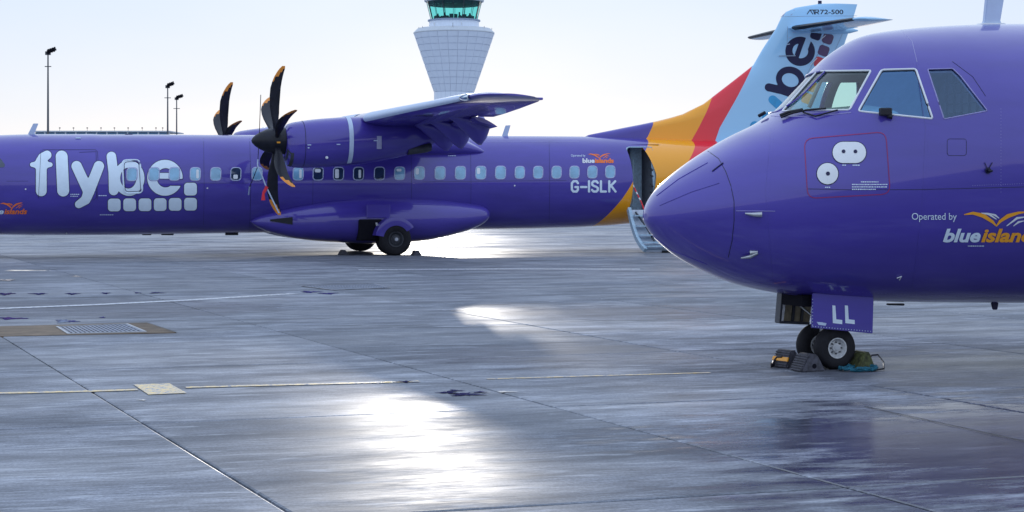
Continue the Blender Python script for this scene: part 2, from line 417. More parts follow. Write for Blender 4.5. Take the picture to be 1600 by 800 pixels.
def bm2(bm, step=None):
    if step:
        xs = [v.co.x for v in bm.verts]; ys = [v.co.y for v in bm.verts]
        for ax, lo, hi in ((0, min(xs), max(xs)), (1, min(ys), max(ys))):
            q = math.floor(lo / step) * step + step
            while q < hi:
                co = (q, 0, 0) if ax == 0 else (0, q, 0); no = (1, 0, 0) if ax == 0 else (0, 1, 0)
                bmesh.ops.bisect_plane(bm, geom=bm.verts[:] + bm.edges[:] + bm.faces[:], plane_co=co, plane_no=no); q += step
    bmesh.ops.triangulate(bm, faces=bm.faces[:])
    bm.verts.ensure_lookup_table(); bm.verts.index_update()
    V = [(v.co.x, v.co.y) for v in bm.verts]; Fc = []
    for f in bm.faces:
        idx = [v.index for v in f.verts]; (x0, y0), (x1, y1), (x2, y2) = (V[i] for i in idx)
        if (x1-x0)*(y2-y0) - (x2-x0)*(y1-y0) > 0: idx = idx[::-1]
        Fc.append(tuple(idx))
    bm.free(); return V, Fc
def text2(s, x0, y0, x1, y1, bold=0., shear=0., step=12, up=(0, 1)):
    cu = bpy.data.curves.new('t', 'FONT'); cu.body = s; cu.offset = bold; cu.shear = shear; cu.resolution_u = 4
    ob = bpy.data.objects.new('t', cu); COL.objects.link(ob)
    me = bpy.data.meshes.new_from_object(ob.evaluated_get(bpy.context.evaluated_depsgraph_get()))
    bpy.data.objects.remove(ob); bpy.data.curves.remove(cu)
    bm = bmesh.new(); bm.from_mesh(me); bpy.data.meshes.remove(me)
    xs = [v.co.x for v in bm.verts]; ys = [v.co.y for v in bm.verts]
    ax, bx, ay, by = min(xs), max(xs), min(ys), max(ys)
    for v in bm.verts:
        v.co = Vector((x0 + (v.co.x - ax) / (bx - ax) * (x1 - x0), y1 - (v.co.y - ay) / (by - ay) * (y1 - y0), 0))
    return bm2(bm, step)
def poly2(pts, step=12):
    bm = bmesh.new(); bm.faces.new([bm.verts.new((x, y, 0)) for x, y in pts]); return bm2(bm, step)
def rrect(cx, cy, hx, hy, r, n=4, skew=0.):
    o = []
    for sx, sy, a0 in ((1, 1, 0), (-1, 1, 90), (-1, -1, 180), (1, -1, 270)):
        for k in range(n + 1):
            a = R(a0 + 90 * k / n); x, y = sx * (hx - r) + r * math.cos(a), sy * (hy - r) + r * math.sin(a)
            o.append((cx + x + skew * y, cy + y))
    return o
def sdf2(fn, x0, y0, x1, y1, st):
    xs = np.arange(x0, x1 + st, st); ys = np.arange(y0, y1 + st, st); X, Y = np.meshgrid(xs, ys); D = fn(X, Y)
    V, Fc, C = [], [], {}
    def vid(key, p):
        if key not in C: C[key] = len(V); V.append(p)
        return C[key]
    ins = D < 0; act = np.argwhere((ins[:-1, :-1] | ins[1:, :-1] | ins[:-1, 1:] | ins[1:, 1:]))
    for j, i in act:
        cs = [(j, i), (j + 1, i), (j + 1, i + 1), (j, i + 1)]; f = []
        for a in range(4):
            p, q = cs[a], cs[(a + 1) % 4]; dp, dq = D[p], D[q]
            if dp < 0: f.append(vid(p, (xs[p[1]], ys[p[0]])))
            if (dp < 0) != (dq < 0):
                t = dp / (dp - dq); kk = (min(p, q), max(p, q))
                f.append(vid(kk, (xs[p[1]] + t * (xs[q[1]] - xs[p[1]]), ys[p[0]] + t * (ys[q[0]] - ys[p[0]]))))
        if len(f) > 2: Fc.append(tuple(f))
    return V, Fc
def cap_(X, Y, a, b, r, r2=None):
    r2 = r if r2 is None else r2; dx, dy = b[0]-a[0], b[1]-a[1]; L = dx*dx+dy*dy + 1e-9
    t = np.clip(((X-a[0])*dx+(Y-a[1])*dy)/L, 0, 1); return np.hypot(X-a[0]-t*dx, Y-a[1]-t*dy) - (r+(r2-r)*t)
def chain(X, Y, pts, rs):
    d = np.full(X.shape, 1e9)
    for i in range(len(pts)-1): d = np.minimum(d, cap_(X, Y, pts[i], pts[i+1], rs[i], rs[i+1]))
    return d
def smin(a, b, k): h = np.clip(.5+.5*(b-a)/k, 0, 1); return b+(a-b)*h-k*h*(1-h)
def rbox(X, Y, cx, cy, hx, hy, r):
    qx = np.abs(X-cx)-hx+r; qy = np.abs(Y-cy)-hy+r
    return np.hypot(np.maximum(qx, 0), np.maximum(qy, 0))+np.minimum(np.maximum(qx, qy), 0)-r
# rounded lower-case wordmark, in units of a 3.333x enlargement of the photo
def L_f(X, Y): return smin(smin(chain(X, Y, [(215, 394), (215, 240), (224, 222), (245, 208)], [28, 28, 26, 23]), cap_(X, Y, (168, 258), (215, 258), 12, 26), 10), cap_(X, Y, (262, 258), (215, 258), 12, 26), 10)
def L_l(X, Y): return cap_(X, Y, (321, 216), (329, 392), 31)
def L_y(X, Y): return smin(cap_(X, Y, (399, 266), (452, 380), 27), chain(X, Y, [(515, 266), (462, 400), (446, 440), (410, 464)], [27, 28, 25, 20]), 8)
def ell(X, Y, cx, cy, rx, ry): q = np.hypot((X-cx)/rx, (Y-cy)/ry); return (q-1)*min(rx, ry)
def L_b(X, Y): return np.minimum(chain(X, Y, [(580, 216), (590, 300), (592, 392)], [25, 25, 25]), np.maximum(ell(X, Y, 672, 328, 80, 92), -ell(X, Y, 668, 328, 42, 54)))
def L_e(X, Y):
    ring = np.maximum(ell(X, Y, 859, 326, 92, 93), -ell(X, Y, 862, 326, 46, 50))
    ring = np.maximum(ring, -rbox(X, Y, 935, 350, 50, 18, 8))
    return np.minimum(ring, rbox(X, Y, 870, 316, 74, 15, 6))
def dots(cs): return lambda X, Y: np.min([rbox(X, Y, a, b, 33, 33, 17) for a, b in cs], axis=0)
DOT1 = [(992, 385)]; DOT2 = [(595, 467), (675, 466), (755, 466), (834, 465), (912, 464), (992, 463)]

# ------------------------------------------------------------------ hull with window openings
def plane_set(poly, nrm):
    P = [Vector(p) for p in poly]; c = sum(P, Vector()) / len(P); n = Vector(nrm).normalized(); out = []
    for i in range(len(P)):
        a, b = P[i], P[(i + 1) % len(P)]; q = (b - a).cross(n)
        if q.length < 1e-6: continue
        q.normalize()
        if (c - a).dot(q) > 0: q = -q
        out.append((a, q))
    return c, max((p - c).length for p in P), out
def hull(surf, xs, nph, cuts, mat, name, parent, liner=None, liner_range=None):
    """cuts: list of (tag, polygon, normal); returns {tag: (verts, faces)} of the cut-out pieces"""
    ph = np.linspace(0, 2 * math.pi, nph, endpoint=False)
    bm = bmesh.new(); rows = []
    tip = bm.verts.new(surf.pt(np.array(xs[0]), np.array(0.)).tolist())
    for x in xs[1:]:
        rows.append([bm.verts.new(p) for p in surf.pt(np.full(nph, x), ph).tolist()])
    for j in range(nph): bm.faces.new((tip, rows[0][j], rows[0][(j + 1) % nph]))
    for i in range(len(rows) - 1):
        for j in range(nph):
            k = (j + 1) % nph; bm.faces.new((rows[i][j], rows[i + 1][j], rows[i + 1][k], rows[i][k]))
    bm.faces.new(rows[-1])
    res = {}
    for tg, poly, nrm in cuts:
        c, rad, pls = plane_set(poly, nrm); rad += .12; n = Vector(nrm)
        reg = {f for f in bm.faces if (f.calc_center_median() - c).length < rad + .1 and abs((f.calc_center_median() - c).dot(n)) < rad}
        for a, q in pls:
            geo = list(reg) + list({e for f in reg for e in f.edges}) + list({v for f in reg for v in f.verts})
            bmesh.ops.bisect_plane(bm, geom=geo, dist=1e-5, plane_co=a, plane_no=q)
            reg = {f for f in bm.faces if (f.calc_center_median() - c).length < rad + .1 and abs((f.calc_center_median() - c).dot(n)) < rad}
        ins = [f for f in reg if all((f.calc_center_median() - a).dot(q) < 0 for a, q in pls)]
        vi = {}; V = []; Fc = []
        for f in ins:
            for v in f.verts:
                if v not in vi: vi[v] = len(V); V.append(tuple(v.co))
            Fc.append(tuple(vi[v] for v in f.verts))
        res[tg] = (np.array(V), Fc)
        bmesh.ops.delete(bm, geom=ins, context='FACES')
    bm.verts.index_update()
    V = np.array([tuple(v.co) for v in bm.verts]); Fc = [tuple(v.index for v in f.verts) for f in bm.faces]
    N = surf.nrm(V); N[V[:, 0] < surf.x0 + .003] = (-1, 0, 0)
    h = mk(name, V, Fc, mat, parent, smooth=True, normals=N)
    if liner:
        a, b = liner_range; keep = [f for f in Fc if len(f) < 40 and all(a < V[i, 0] < b for i in f)]
        used = sorted({i for f in keep for i in f}); mp = {q: i for i, q in enumerate(used)}
        mk('cabin_lining', V[used] - N[used] * .06, [tuple(mp[i] for i in f)[::-1] for f in keep], liner, parent, smooth=True)
    return res
def spoly(surf, fr, pts, Y):                       # polygon on the hull from photo points
    P = surf.hit(fr, [p[0] for p in pts], [p[1] for p in pts], *Y); n = surf.nrm(P).mean(0); return P, n / np.linalg.norm(n)
def rounded(pts, r=3., n=3):
    out = []; N = len(pts)
    for i in range(N):
        p, a, b = Vector((*pts[i], 0)), Vector((*pts[i - 1], 0)), Vector((*pts[(i + 1) % N], 0))
        u, v = (a - p).normalized(), (b - p).normalized()
        for k in range(n + 1):
            t = k / n; q = p + u * r * (1 - t) ** 2 + v * r * t ** 2; out.append((q.x, q.y))
    return out
def dense(pts, step=8., closed=False):
    out = []; N = len(pts)
    for i in range(N if closed else N - 1):
        a, b = pts[i], pts[(i + 1) % N]; m = max(1, int(math.hypot(b[0]-a[0], b[1]-a[1]) / step))
        out += [(a[0]+(b[0]-a[0])*k/m, a[1]+(b[1]-a[1])*k/m) for k in range(m)]
    out.append(pts[0] if closed else pts[-1]); return out
def line_on(which, name, pts, rad, mat, parent, off=0., step=6., closed=False, n=6):
    pts = dense(pts, step, closed); P, _ = proj(*((near, NEAR) if which == 'n' else (far, FAR)), pts, *(NR if which == 'n' else FR_), off)
    return tube(name, P.tolist(), rad, mat, parent, n=n)
def band_on(which, name, pts, w, mat, parent, off=.004, closed=False, step=5.):   # flat painted line w px wide
    pts = dense(pts, step, closed); V, Fc = [], []
    for i, p in enumerate(pts):
        a, b = pts[max(i - 1, 0)], pts[min(i + 1, len(pts) - 1)]
        if closed and i in (0, len(pts) - 1): a, b = pts[-2], pts[1]
        t = Vector((b[0]-a[0], b[1]-a[1])).normalized(); q = (-t.y * w / 2, t.x * w / 2)
        V += [(p[0]+q[0], p[1]+q[1]), (p[0]-q[0], p[1]-q[1])]
        if i: Fc.append((2*i-2, 2*i-1, 2*i+1, 2*i))
    return dec(which, name, V, Fc, off, mat, parent)

# ------------------------------------------------------------------ ground: apron sheet with cast slabs
U = Vector((3.39, 1.175, 0)); W = Vector((-1.79, 4.42, 0)); O0 = Vector((-3.024, 15.25, 0))
bm = bmesh.new(); S = 3000
for v in ((-S, -S), (S, -S), (S, S), (-S, S)): bm.verts.new((*v, -.018))
bm.faces.new(bm.verts[:]); apron = bm_obj('apron', bm, M['apron'], kind='structure')
def grid(i, j): return O0 + U * i + W * j
slab_me = []
for var in range(4):
    bm = bmesh.new(); g = .011 / 3.6; rr = random.Random(var)
    def P(a, b, z): q = U * a + W * b; return bm.verts.new((q.x, q.y, z))
    m = .004
    lo = [P(g, g, -.15), P(1-g, g, -.15), P(1-g, 1-g, -.15), P(g, 1-g, -.15)]
    mi = [P(g, g, -.006), P(1-g, g, -.006), P(1-g, 1-g, -.006), P(g, 1-g, -.006)]
    hi = [P(g+m, g+m, 0), P(1-g-m, g+m, 0), P(1-g-m, 1-g-m, 0), P(g+m, 1-g-m, 0)]
    for k_ in range(4):
        n_ = (k_ + 1) % 4; bm.faces.new((lo[k_], lo[n_], mi[n_], mi[k_])); bm.faces.new((mi[k_], mi[n_], hi[n_], hi[k_]))
    bm.faces.new(hi)
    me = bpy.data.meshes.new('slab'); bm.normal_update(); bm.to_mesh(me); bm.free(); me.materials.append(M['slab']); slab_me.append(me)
cnt = 0
for j in range(-3, 10):
    for i in range(-9, 16):
        c = grid(i + .5, j + .5)
        if c.y < 5 or abs(c.x) > c.y * .2759 + 5.5 or c.y > 58: continue
        o = bpy.data.objects.new('slab', slab_me[(i * 7 + j * 3) % 4]); COL.objects.link(o); o.parent = apron
        p = grid(i, j); o.location = (p.x, p.y, ((i * 13 + j * 7) % 5) * .0006); cnt += 1
print('slabs', cnt)
def gpt(px, py, z=0.): Y = (CAMH - z) * FL / (py - YH); return Vector(((px - 800) / FL * Y, Y, z))
def ground_sheet(name, pts, mat, z, kind='structure'):
    return mk(name, [gpt(*p)[:2] + (z,) if False else (gpt(*p).x, gpt(*p).y, z) for p in pts], [tuple(range(len(pts)))[::-1]], mat, kind=kind)
def ground_line(name, pts, w, mat, z):
    C_ = [gpt(*p) for p in pts]; V, Fc = [], []
    for i, p in enumerate(C_):
        t = (C_[min(i+1, len(C_)-1)] - C_[max(i-1, 0)]).normalized(); q = Vector((-t.y, t.x, 0)) * w / 2
        V += [(p.x+q.x, p.y+q.y, z), (p.x-q.x, p.y-q.y, z)]
        if i: Fc.append((2*i-1, 2*i-2, 2*i, 2*i+1))
    return mk(name, V, Fc, mat, kind='structure')
ground_line('yellow_line', [(-60, 616.5), (140, 612), (215, 609.5)], .13, M['yellow'], .0065)
ground_line('yellow_line', [(290, 606), (620, 597.5), (655, 596.5)], .12, M['yellow'], .0065)
ground_line('yellow_line', [(760, 593), (1000, 586), (1110, 583)], .07, M['yellow'], .0065)
ground_sheet('yellow_marking', [(208, 601.5), (265, 600), (292, 615), (232, 617.5)], M['yellow'], .0066)
ground_line('white_line', [(-60, 485), (0, 482.5), (150, 476.5), (300, 469), (460, 459)], .30, M['whiteline'], .0065)
ground_line('white_line', [(560, 422), (800, 420.5), (1000, 421)], .6, M['whiteline'], .0065)
ground_line('sealant_line', [(1352, 636), (1425, 652), (1600, 690), (1700, 712)], .02, M['tar'], .0064)
def puddle(px, py, w, h, seed, n=40):
    rd_ = random.Random(seed); ph_ = [rd_.uniform(0, 6.28) for _ in range(6)]; pts = []
    for i in range(n):
        a_ = 2 * math.pi * i / n; q = 1 + .35 * math.sin(3*a_ + ph_[0]) + .25 * math.sin(7*a_ + ph_[1]) + .18 * math.sin(12*a_ + ph_[2]); pts.append((px + w/2 * math.cos(a_) * q, py + h/2 * math.sin(a_) * q))
    return mk('puddle', [(gpt(*p).x, gpt(*p).y, .0072) for p in pts], [tuple(range(n))[::-1]], M['puddle'], kind='structure')
M['bar'] = simple('galvanised_bar', (.20, .23, .30), .5, metal=.3, var=.3)
M['puddle'] = simple('dark_pooled_water', (.018, .018, .04), .08, coat=1., var=.5, nscale=20)
for i, q_ in enumerate(((700, 614, 26, 3.2), (728, 617, 44, 4), (750, 613.5, 26, 2), (712, 611, 20, 2), (790, 613, 26, 1.6), (632, 597, 20, 2.2), (222, 626, 12, 1.4), (18, 498, 38, 2.8), (103, 502.5, 30, 4), (8, 459.5, 26, 3), (60, 459.5, 22, 2), (113, 459.5, 18, 2), (165, 458.5, 12, 1.8), (215, 458, 9, 1.5), (245, 458, 20, 1.5), (119, 432, 12, 1.2), (485, 456.5, 26, 2.2), (512, 459, 24, 2), (40, 423, 60, 1.2), (10, 438, 24, 2), (160, 496.5, 8, 1.4))): puddle(*q_, i)
# drain run with a brown concrete surround, standing a few mm proud
def slabprism(name, pts, z, mat, **k):
    a = [(gpt(*p).x, gpt(*p).y) for p in pts]; n = len(a)
    V = [(x, y, z) for x, y in a] + [(x, y, -.02) for x, y in a]
    Fc = [tuple(range(n))] + [(i, i + n, (i + 1) % n + n, (i + 1) % n) for i in range(n)]
    bm = bmesh.new(); vs = [bm.verts.new(v) for v in V]
    for f in Fc: bm.faces.new([vs[i] for i in f])
    bmesh.ops.recalc_face_normals(bm, faces=bm.faces[:]); return bm_obj(name, bm, mat, **k)
slabprism('drain_channel', [(-90, 513), (229, 505), (275, 520.5), (-50, 527.5)], .010, M['drainc'], kind='structure')
ground_line('sealant_line', [(-90, 512.6), (229, 504.6), (276, 520.6)], .03, M['tar'], .0125)
def drain(px4, label, n, m):
    c = sum((gpt(*p) for p in px4), Vector()) / 4
    t = thing('drain_cover', label, 'drain cover', (c.x, c.y, .010), group='drain covers in the apron')
    A, B, C_, D = [gpt(*p) - c for p in px4]; A.z = B.z = C_.z = D.z = 0
    def q(u, v): return (A * (1-u) + B * u) * (1-v) + (D * (1-u) + C_ * u) * v
    boxes = []
    bm = bmesh.new(); bm.faces.new([bm.verts.new(q(u, v) + Vector((0, 0, .002))) for u, v in ((0, 1), (1, 1), (1, 0), (0, 0))]); bm_obj('pit', bm, M['dark'], t)
    def bar(p0, p1, w, h):
        d = (p1 - p0).normalized(); s_ = Vector((-d.y, d.x, 0)) * w / 2; z = Vector((0, 0, h))
        V = [p0+s_, p1+s_, p1-s_, p0-s_]; V = V + [v + z for v in V]
        return V, [(4,5,6,7), (0,4,7,3), (1,2,6,5), (0,1,5,4), (2,3,7,6)]
    V, Fc = join_data([bar(q(0, 0), q(1, 0), .03, .008), bar(q(1, 0), q(1, 1), .03, .0082), bar(q(1, 1), q(0, 1), .03, .0079), bar(q(0, 1), q(0, 0), .03, .0083)])
    mk('frame', [tuple(v) for v in V], Fc, M['steel'], t)
    V, Fc = join_data([bar(q((i + .5) / n, .02), q((i + .5) / n, .98), .035, .0034) for i in range(n)] + [bar(q(.01, (i + .5) / m), q(.99, (i + .5) / m), .05, .0030) for i in range(m)])
    mk('grating', [tuple(v) for v in V], Fc, M['bar'], t, kind='stuff')
drain([(89, 511.7), (198, 507.3), (228, 519.8), (107, 523)], 'steel drain grating in the brown concrete strip at the left', 17, 6)
drain([(470, 447.5), (585, 444.5), (610, 450.5), (520, 454)], 'dark drain grating behind the white line end, below the far airliner', 24, 8)

# ------------------------------------------------------------------ near airliner (only nose and front fuselage face the camera)
GROUP = 'purple propeller airliners parked on the apron'
NA = thing('airliner', 'purple airliner nose close on the right, LL on its nose gear door', 'airliner', (3.38, 20.05, 0), TH, GROUP)
wf = [(1222, 173.5), (1277, 111), (1361, 110), (1327.5, 171.5)]
w1 = [(1341, 173.5), (1377.5, 109), (1431, 107.5), (1457.5, 185.5)]
w2 = [(1449.5, 108), (1488.6, 107), (1501, 119), (1543, 173), (1475, 186)]
cuts = []
for nm, poly, rr_ in (('front', wf, 3), ('side', w1, 4), ('rear', w2, 2)):
    P, n = spoly(near, NEAR, rounded(poly, rr_, 2), NR)
    n = NEAR.loc(np.array([0, 0, CAMH])) - P.mean(0); n /= np.linalg.norm(n)      # sash cut square to the line of sight
    cuts.append((nm, P.tolist(), n.tolist()))
    Pm = P * np.array([1, -1, 1]); cuts.append((nm + '_m', Pm.tolist(), (n * np.array([1, -1, 1])).tolist()))
xs = [near.x0] + [near.x0 + v for v in list(np.linspace(.03, 2.6, 56)**1.6 / 2.6**.6)] 
xs = [near.x0] + [near.x0 + (i / 60)**2 * 2.6 for i in range(2, 61)] + [near.x0 + 2.6 + i * .09 for i in range(1, 45)] + [near.x0 + 6.65 + i * .9 for i in range(1, 24)] + [near.x0 + 28]
pcs = hull(near, xs, 120, cuts, M['purple'], 'fuselage', NA, M['lining'], (-.9, 3.0))
for nm, lab in (('front', 'front cockpit window'), ('side', 'sliding cockpit side window'), ('rear', 'rear cockpit side window')):
    for sfx in ('', '_m'):
        V, Fc = pcs[nm + sfx]
        if len(V) == 0: print('EMPTY', nm); continue
        N = near.nrm(V)
        gm = M['glass'] if nm == 'front' or sfx else (M['glassside'] if nm == 'side' else M['glassdark'])
        w = mk('window', V - N * .012, Fc, gm, NA, smooth=True, normals=N)
        if not sfx: w['label'] = lab
        src = {'front': (wf, 3), 'side': (w1, 4), 'rear': (w2, 2)}[nm]; pp = rounded(src[0], src[1], 3)
        Q, _ = proj(near, NEAR, dense(pp, 5, True), *NR, 0.)
        if sfx: Q = Q * np.array([1, -1, 1])
        V2, F2 = tube_data(Q.tolist(), .011 if nm != 'rear' else .007, 6)
        fr_ = mk('window_frame', V2, F2, (M['purple'] if sfx else M['white']) if nm != 'rear' else M['winrim'], w, smooth=50.0)
        if nm != 'rear' and not sfx:
            V3, F3 = tube_data((Q - near.nrm(Q) * .016 + 0).tolist(), .016, 6); mk('window_seal', V3, F3, M['darkmetal'], w, smooth=50.0)
# cockpit fittings seen through the glass
def inner(name, verts, faces, mat): return mk(name, verts, faces, mat, NA, smooth=40.0)
V, Fc = loft([[(x, -1.02 * w_, z0), (x, -.9 * w_, z1), (x, -.45, z1 + .05), (x, .45, z1 + .05), (x, .9 * w_, z1), (x, 1.02 * w_, z0)] for x, z0, z1, w_ in ((-.30, 2.55, 2.60, .82), (-.1, 2.55, 2.69, .95), (.22, 2.55, 2.77, 1.05), (.34, 2.45, 2.72, 1.06))])
inner('glareshield', V, Fc, M['shield'])
boxo('instrument_panel', (.40, 0, 2.35), (.10, 2.1, .55), M['darkmetal'], NA)
V, Fc = loft([[tuple(p) for p in (near.pt(np.full(48, x), np.linspace(0, 2*np.pi, 48, endpoint=False)) * np.array([1, .93, .93]) + np.array([0, 0, .155])).tolist()] for x in (2.1, 2.16)])
inner('bulkhead', V, Fc, M['lining'])
for yy in (-.52, .52):
    s_ = boxo('seat', (1.25, yy, 2.22), (.14, .46, .66), M['seat'], NA, rot=Matrix.Rotation(R(10), 3, 'Y'), bev=.05)
    boxo('headrest', (1.30, yy, 2.66), (.10, .27, .18), M['seat'], s_, bev=.04)
bm = bmesh.new()
for i in range(7): box(bm, (2.085, .2, 2.55 + i * .12), (.02, 1.5, .012))
for i in range(10): box(bm, (2.083, -.5 + i * .16, 2.9), (.02, .012, .75))
bm_obj('breaker_panel', bm, M['bluewall'], NA)
tube('window_post_handle', [(.28, .9, 2.85), (.36, .82, 3.1), (.42, .72, 3.3)], .025, M['shield'], NA)
# seams, strips, markings on the nose
line_on('n', 'radome_seam', [(1106, 236), (1123, 248), (1134, 268), (1142, 290), (1147, 315), (1147, 345), (1144, 375), (1138, 402)], .0042, M['navy'], NA)
line_on('n', 'lightning_strip', [(1026, 306), (1060, 280), (1106, 254)], .0045, M['purple'], NA, .002)
line_on('n', 'lightning_strip', [(1031, 321), (1080, 300), (1124, 286)], .0045, M['purple'], NA, .002)
line_on('n', 'lightning_strip', [(1020, 368), (1050, 391), (1105, 413)], .004, M['purple'], NA, .002)
line_on('n', 'bracket', [(1113, 268), (1122, 261), (1130, 255)], .007, M['navy'], NA, .006)
line_on('n', 'skin_seam', [(1150, 329.5), (1180, 329.5), (1211, 330)], .0035, M['winrim'], NA)
line_on('n', 'skin_seam', [(1262, 295), (1330, 296.5), (1440, 296), (1600, 292), (1680, 291)], .0032, M['navy'], NA)
line_on('n', 'skin_seam', [(1408, 47), (1425, 64), (1433, 97)], .0035, M['winrim'], NA)
line_on('n', 'skin_seam', [(1488, 96), (1520, 120), (1540, 150)], .0035, M['navy'], NA)
line_on('n', 'skin_seam', rrect(1495, 230, 15, 13, 4), .003, M['navy'], NA, closed=True)
band_on('n', 'panel_outline', rounded([(1256.5, 217), (1384, 206), (1391, 303), (1262, 310)], 14, 4), 1.4, M['magenta'], NA, .003, closed=True)
def disc_on(which, name, cx, cy, rx, ry, mat, parent, off, n=24):
    return dec(which, name, *poly2([(cx + rx * math.cos(2*math.pi*i/n), cy + ry * math.sin(2*math.pi*i/n)) for i in range(n)]), off, mat, parent)
p1 = dec('n', 'port_cover', *poly2(rrect(1327, 238.5, 26, 16.5, 16.2, 6)), .006, M['white'], NA)
band_on('n', 'rim', rrect(1327, 238.5, 26.5, 17, 16.6, 6), 1.3, M['navy'], NA, .0045, closed=True, step=9).parent = p1
for cx in (1318, 1336.5): disc_on('n', 'port', cx, 237, 3, 3, M['navy'], p1, .009, 12)
p2 = disc_on('n', 'port_cover', 1293, 271.5, 16.5, 16.5, M['white'], NA, .006)
disc_on('n', 'rim', 1293, 271.5, 17.8, 17.8, M['navy'], p2, .003)
disc_on('n', 'port', 1293.5, 271.5, 3.2, 3.2, M['navy'], p2, .009, 12)
def dashes(which, name, rows, mat, parent, seed=1):
    rd = random.Random(seed); parts = []
    for x0, x1, y, h in rows:
        x = x0
        while x < x1:
            w = rd.uniform(1.2, 3.2); parts.append(([(x, y), (x+w, y), (x+w, y+h), (x, y+h)], [(0, 3, 2, 1)])); x += w + .7
    o = dec(which, name, *join_data(parts), .005, mat, parent); o['kind'] = 'stuff'; return o
dashes('n', 'small_print', [(1345, 1372, 283.5, 1.5), (1331, 1387, 287.5, 1.5), (1331, 1385, 291.3, 1.5), (1331, 1366, 295, 1.5), (1316, 1322, 257.5, 1.5), (1332, 1341, 257.5, 1.5), (1289, 1297, 292, 1.5), (1512, 1537, 383.3, 1.4)], M['pale'], NA)
dec('n', 'lettering', *text2('Operated by', 1424.5, 332.5, 1494.5, 346.5, 0., step=9), .005, M['pale'], NA)
dec('n', 'lettering', *text2('blue', 1473, 357, 1532, 378.5, .035, .28, step=9), .005, M['pale'], NA)
dec('n', 'lettering', *text2('islands', 1532.5, 357, 1628, 378.5, .035, .28, step=9), .005, M['orange'], NA)
def bird(which, x0, y0, x1, y1, mats, parent, st):
    w, h = x1 - x0, y1 - y0; q = lambda L: [(x0 + a * w, y0 + b * h) for a, b in L]; s = h
    for nm, pts, rs, m in (('a', [(0, .20), (.14, .10), (.30, .28), (.44, .70), (.50, 1.0)], [.03, .10, .15, .10, .03], 0), ('b', [(1, .0), (.84, .08), (.68, .30), (.56, .65), (.50, 1.0)], [.02, .09, .14, .10, .04], 0),
                       ('c', [(.26, .08), (.38, .16), (.50, .52)], [.02, .08, .03], 1), ('d', [(.38, .10), (.48, .24), (.54, .45)], [.02, .07, .03], 1), ('e', [(.98, .34), (.82, .44), (.66, .98)], [.02, .08, .03], 1), ('g', [(.94, .62), (.84, .72), (.76, 1.0)], [.02, .07, .02], 1)):
        P = q(pts); dec(which, 'bird_emblem', *sdf2(lambda X, Y: chain(X, Y, P, [r * s for r in rs]), x0 - 3, y0 - 3, x1 + 3, y1 + 4, st), .0055 + .001 * m, mats[m], parent)
bird('n', 1506, 330.5, 1607, 353, (M['orange'], M['white']), NA, 1.1)
# probes, wiper, mirror, vane, antennas
def fin_probe(px, py, L, w, h, mat, name='probe', surf='n', lean=.6):
    P, n = proj(*((near, NEAR) if surf == 'n' else (far, FAR)), [(px, py)], *(NR if surf == 'n' else FR_), 0); P = Vector(P[0]); n = Vector(n[0])
    par = NA if surf == 'n' else FA
    V, Fc = tube_data([P - n * .02, P + n * h * .6, P + n * h + Vector((L * .4, 0, 0)), P + n * h + Vector((-L, 0, -.0))], [w, w * .8, w * .55, w * .35], 8); return mk(name, V, Fc, mat, par, smooth=40.0)
P, _ = proj(near, NEAR, [(1190, 334.5), (1178, 334.5), (1164, 333)], *NR, .03)
tube('pitot_probe', P.tolist(), [.03, .022, .008], M['steel'], NA)
P, _ = proj(near, NEAR, [(1184, 393), (1172, 398), (1158, 400)], *NR, .03); tube('pitot_probe', P.tolist(), [.012, .02, .008], M['steel'], NA)
P, _ = proj(near, NEAR, [(1184, 393), (1172, 394)], *NR, .01); tube('probe_mast', P.tolist(), [.016, .03], M['steel'], NA)
disc_on('n', 'vane_mount', 1543, 266.5, 5, 5, M['navy'], NA, .012, 14); fin_probe(1543, 267, .03, .022, .07, M['black'], 'vane')
for a in ((1543, 266, 1538, 254), (1543, 266, 1550, 254)): line_on('n', 'vane_line', [(a[0], a[1]), (a[2], a[3])], .004, M['black'], NA, .01)
line_on('n', 'static_probe', [(1401, 433), (1408, 430.5), (1405, 436)], .006, M['white'], NA, .012)
P, n_ = proj(near, NEAR, [(1383, 178.5)], *NR, .05); boxo('mirror_bracket', P[0], (.13, .07, .085), M['black'], NA, bev=.015)
P, n_ = proj(near, NEAR, [(1394, 185), (1386, 183)], *NR, .03); tube('mirror_foot', P.tolist(), .022, M['black'], NA)
wp = thing
P, _ = proj(near, NEAR, dense([(1222, 188), (1240, 181), (1262, 176), (1292, 173)], 6), *NR, .035)
wr = tube('wiper', P.tolist(), .011, M['black'], NA)
P, _ = proj(near, NEAR, dense([(1221, 186), (1234, 180.5), (1256, 176.5)], 5), *NR, .04); tube('wiper_blade', P.tolist(), .02, M['black'], wr)
P, _ = proj(near, NEAR, [(1256, 178), (1275, 184), (1310, 174)], *NR, .022); tube('wiper_arm', P.tolist(), .009, M['black'], wr)
Pw = P * np.array([1, -1, 1])
P, _ = proj(near, NEAR, dense([(1190, 187), (1199, 182)], 5), *NR, .05); tube('wiper', (P * 1.0).tolist(), .02, M['black'], NA)
line_on('n', 'windscreen_step', [(1205, 181), (1225, 183), (1280, 181), (1330, 176)], .006, M['winrim'], NA)
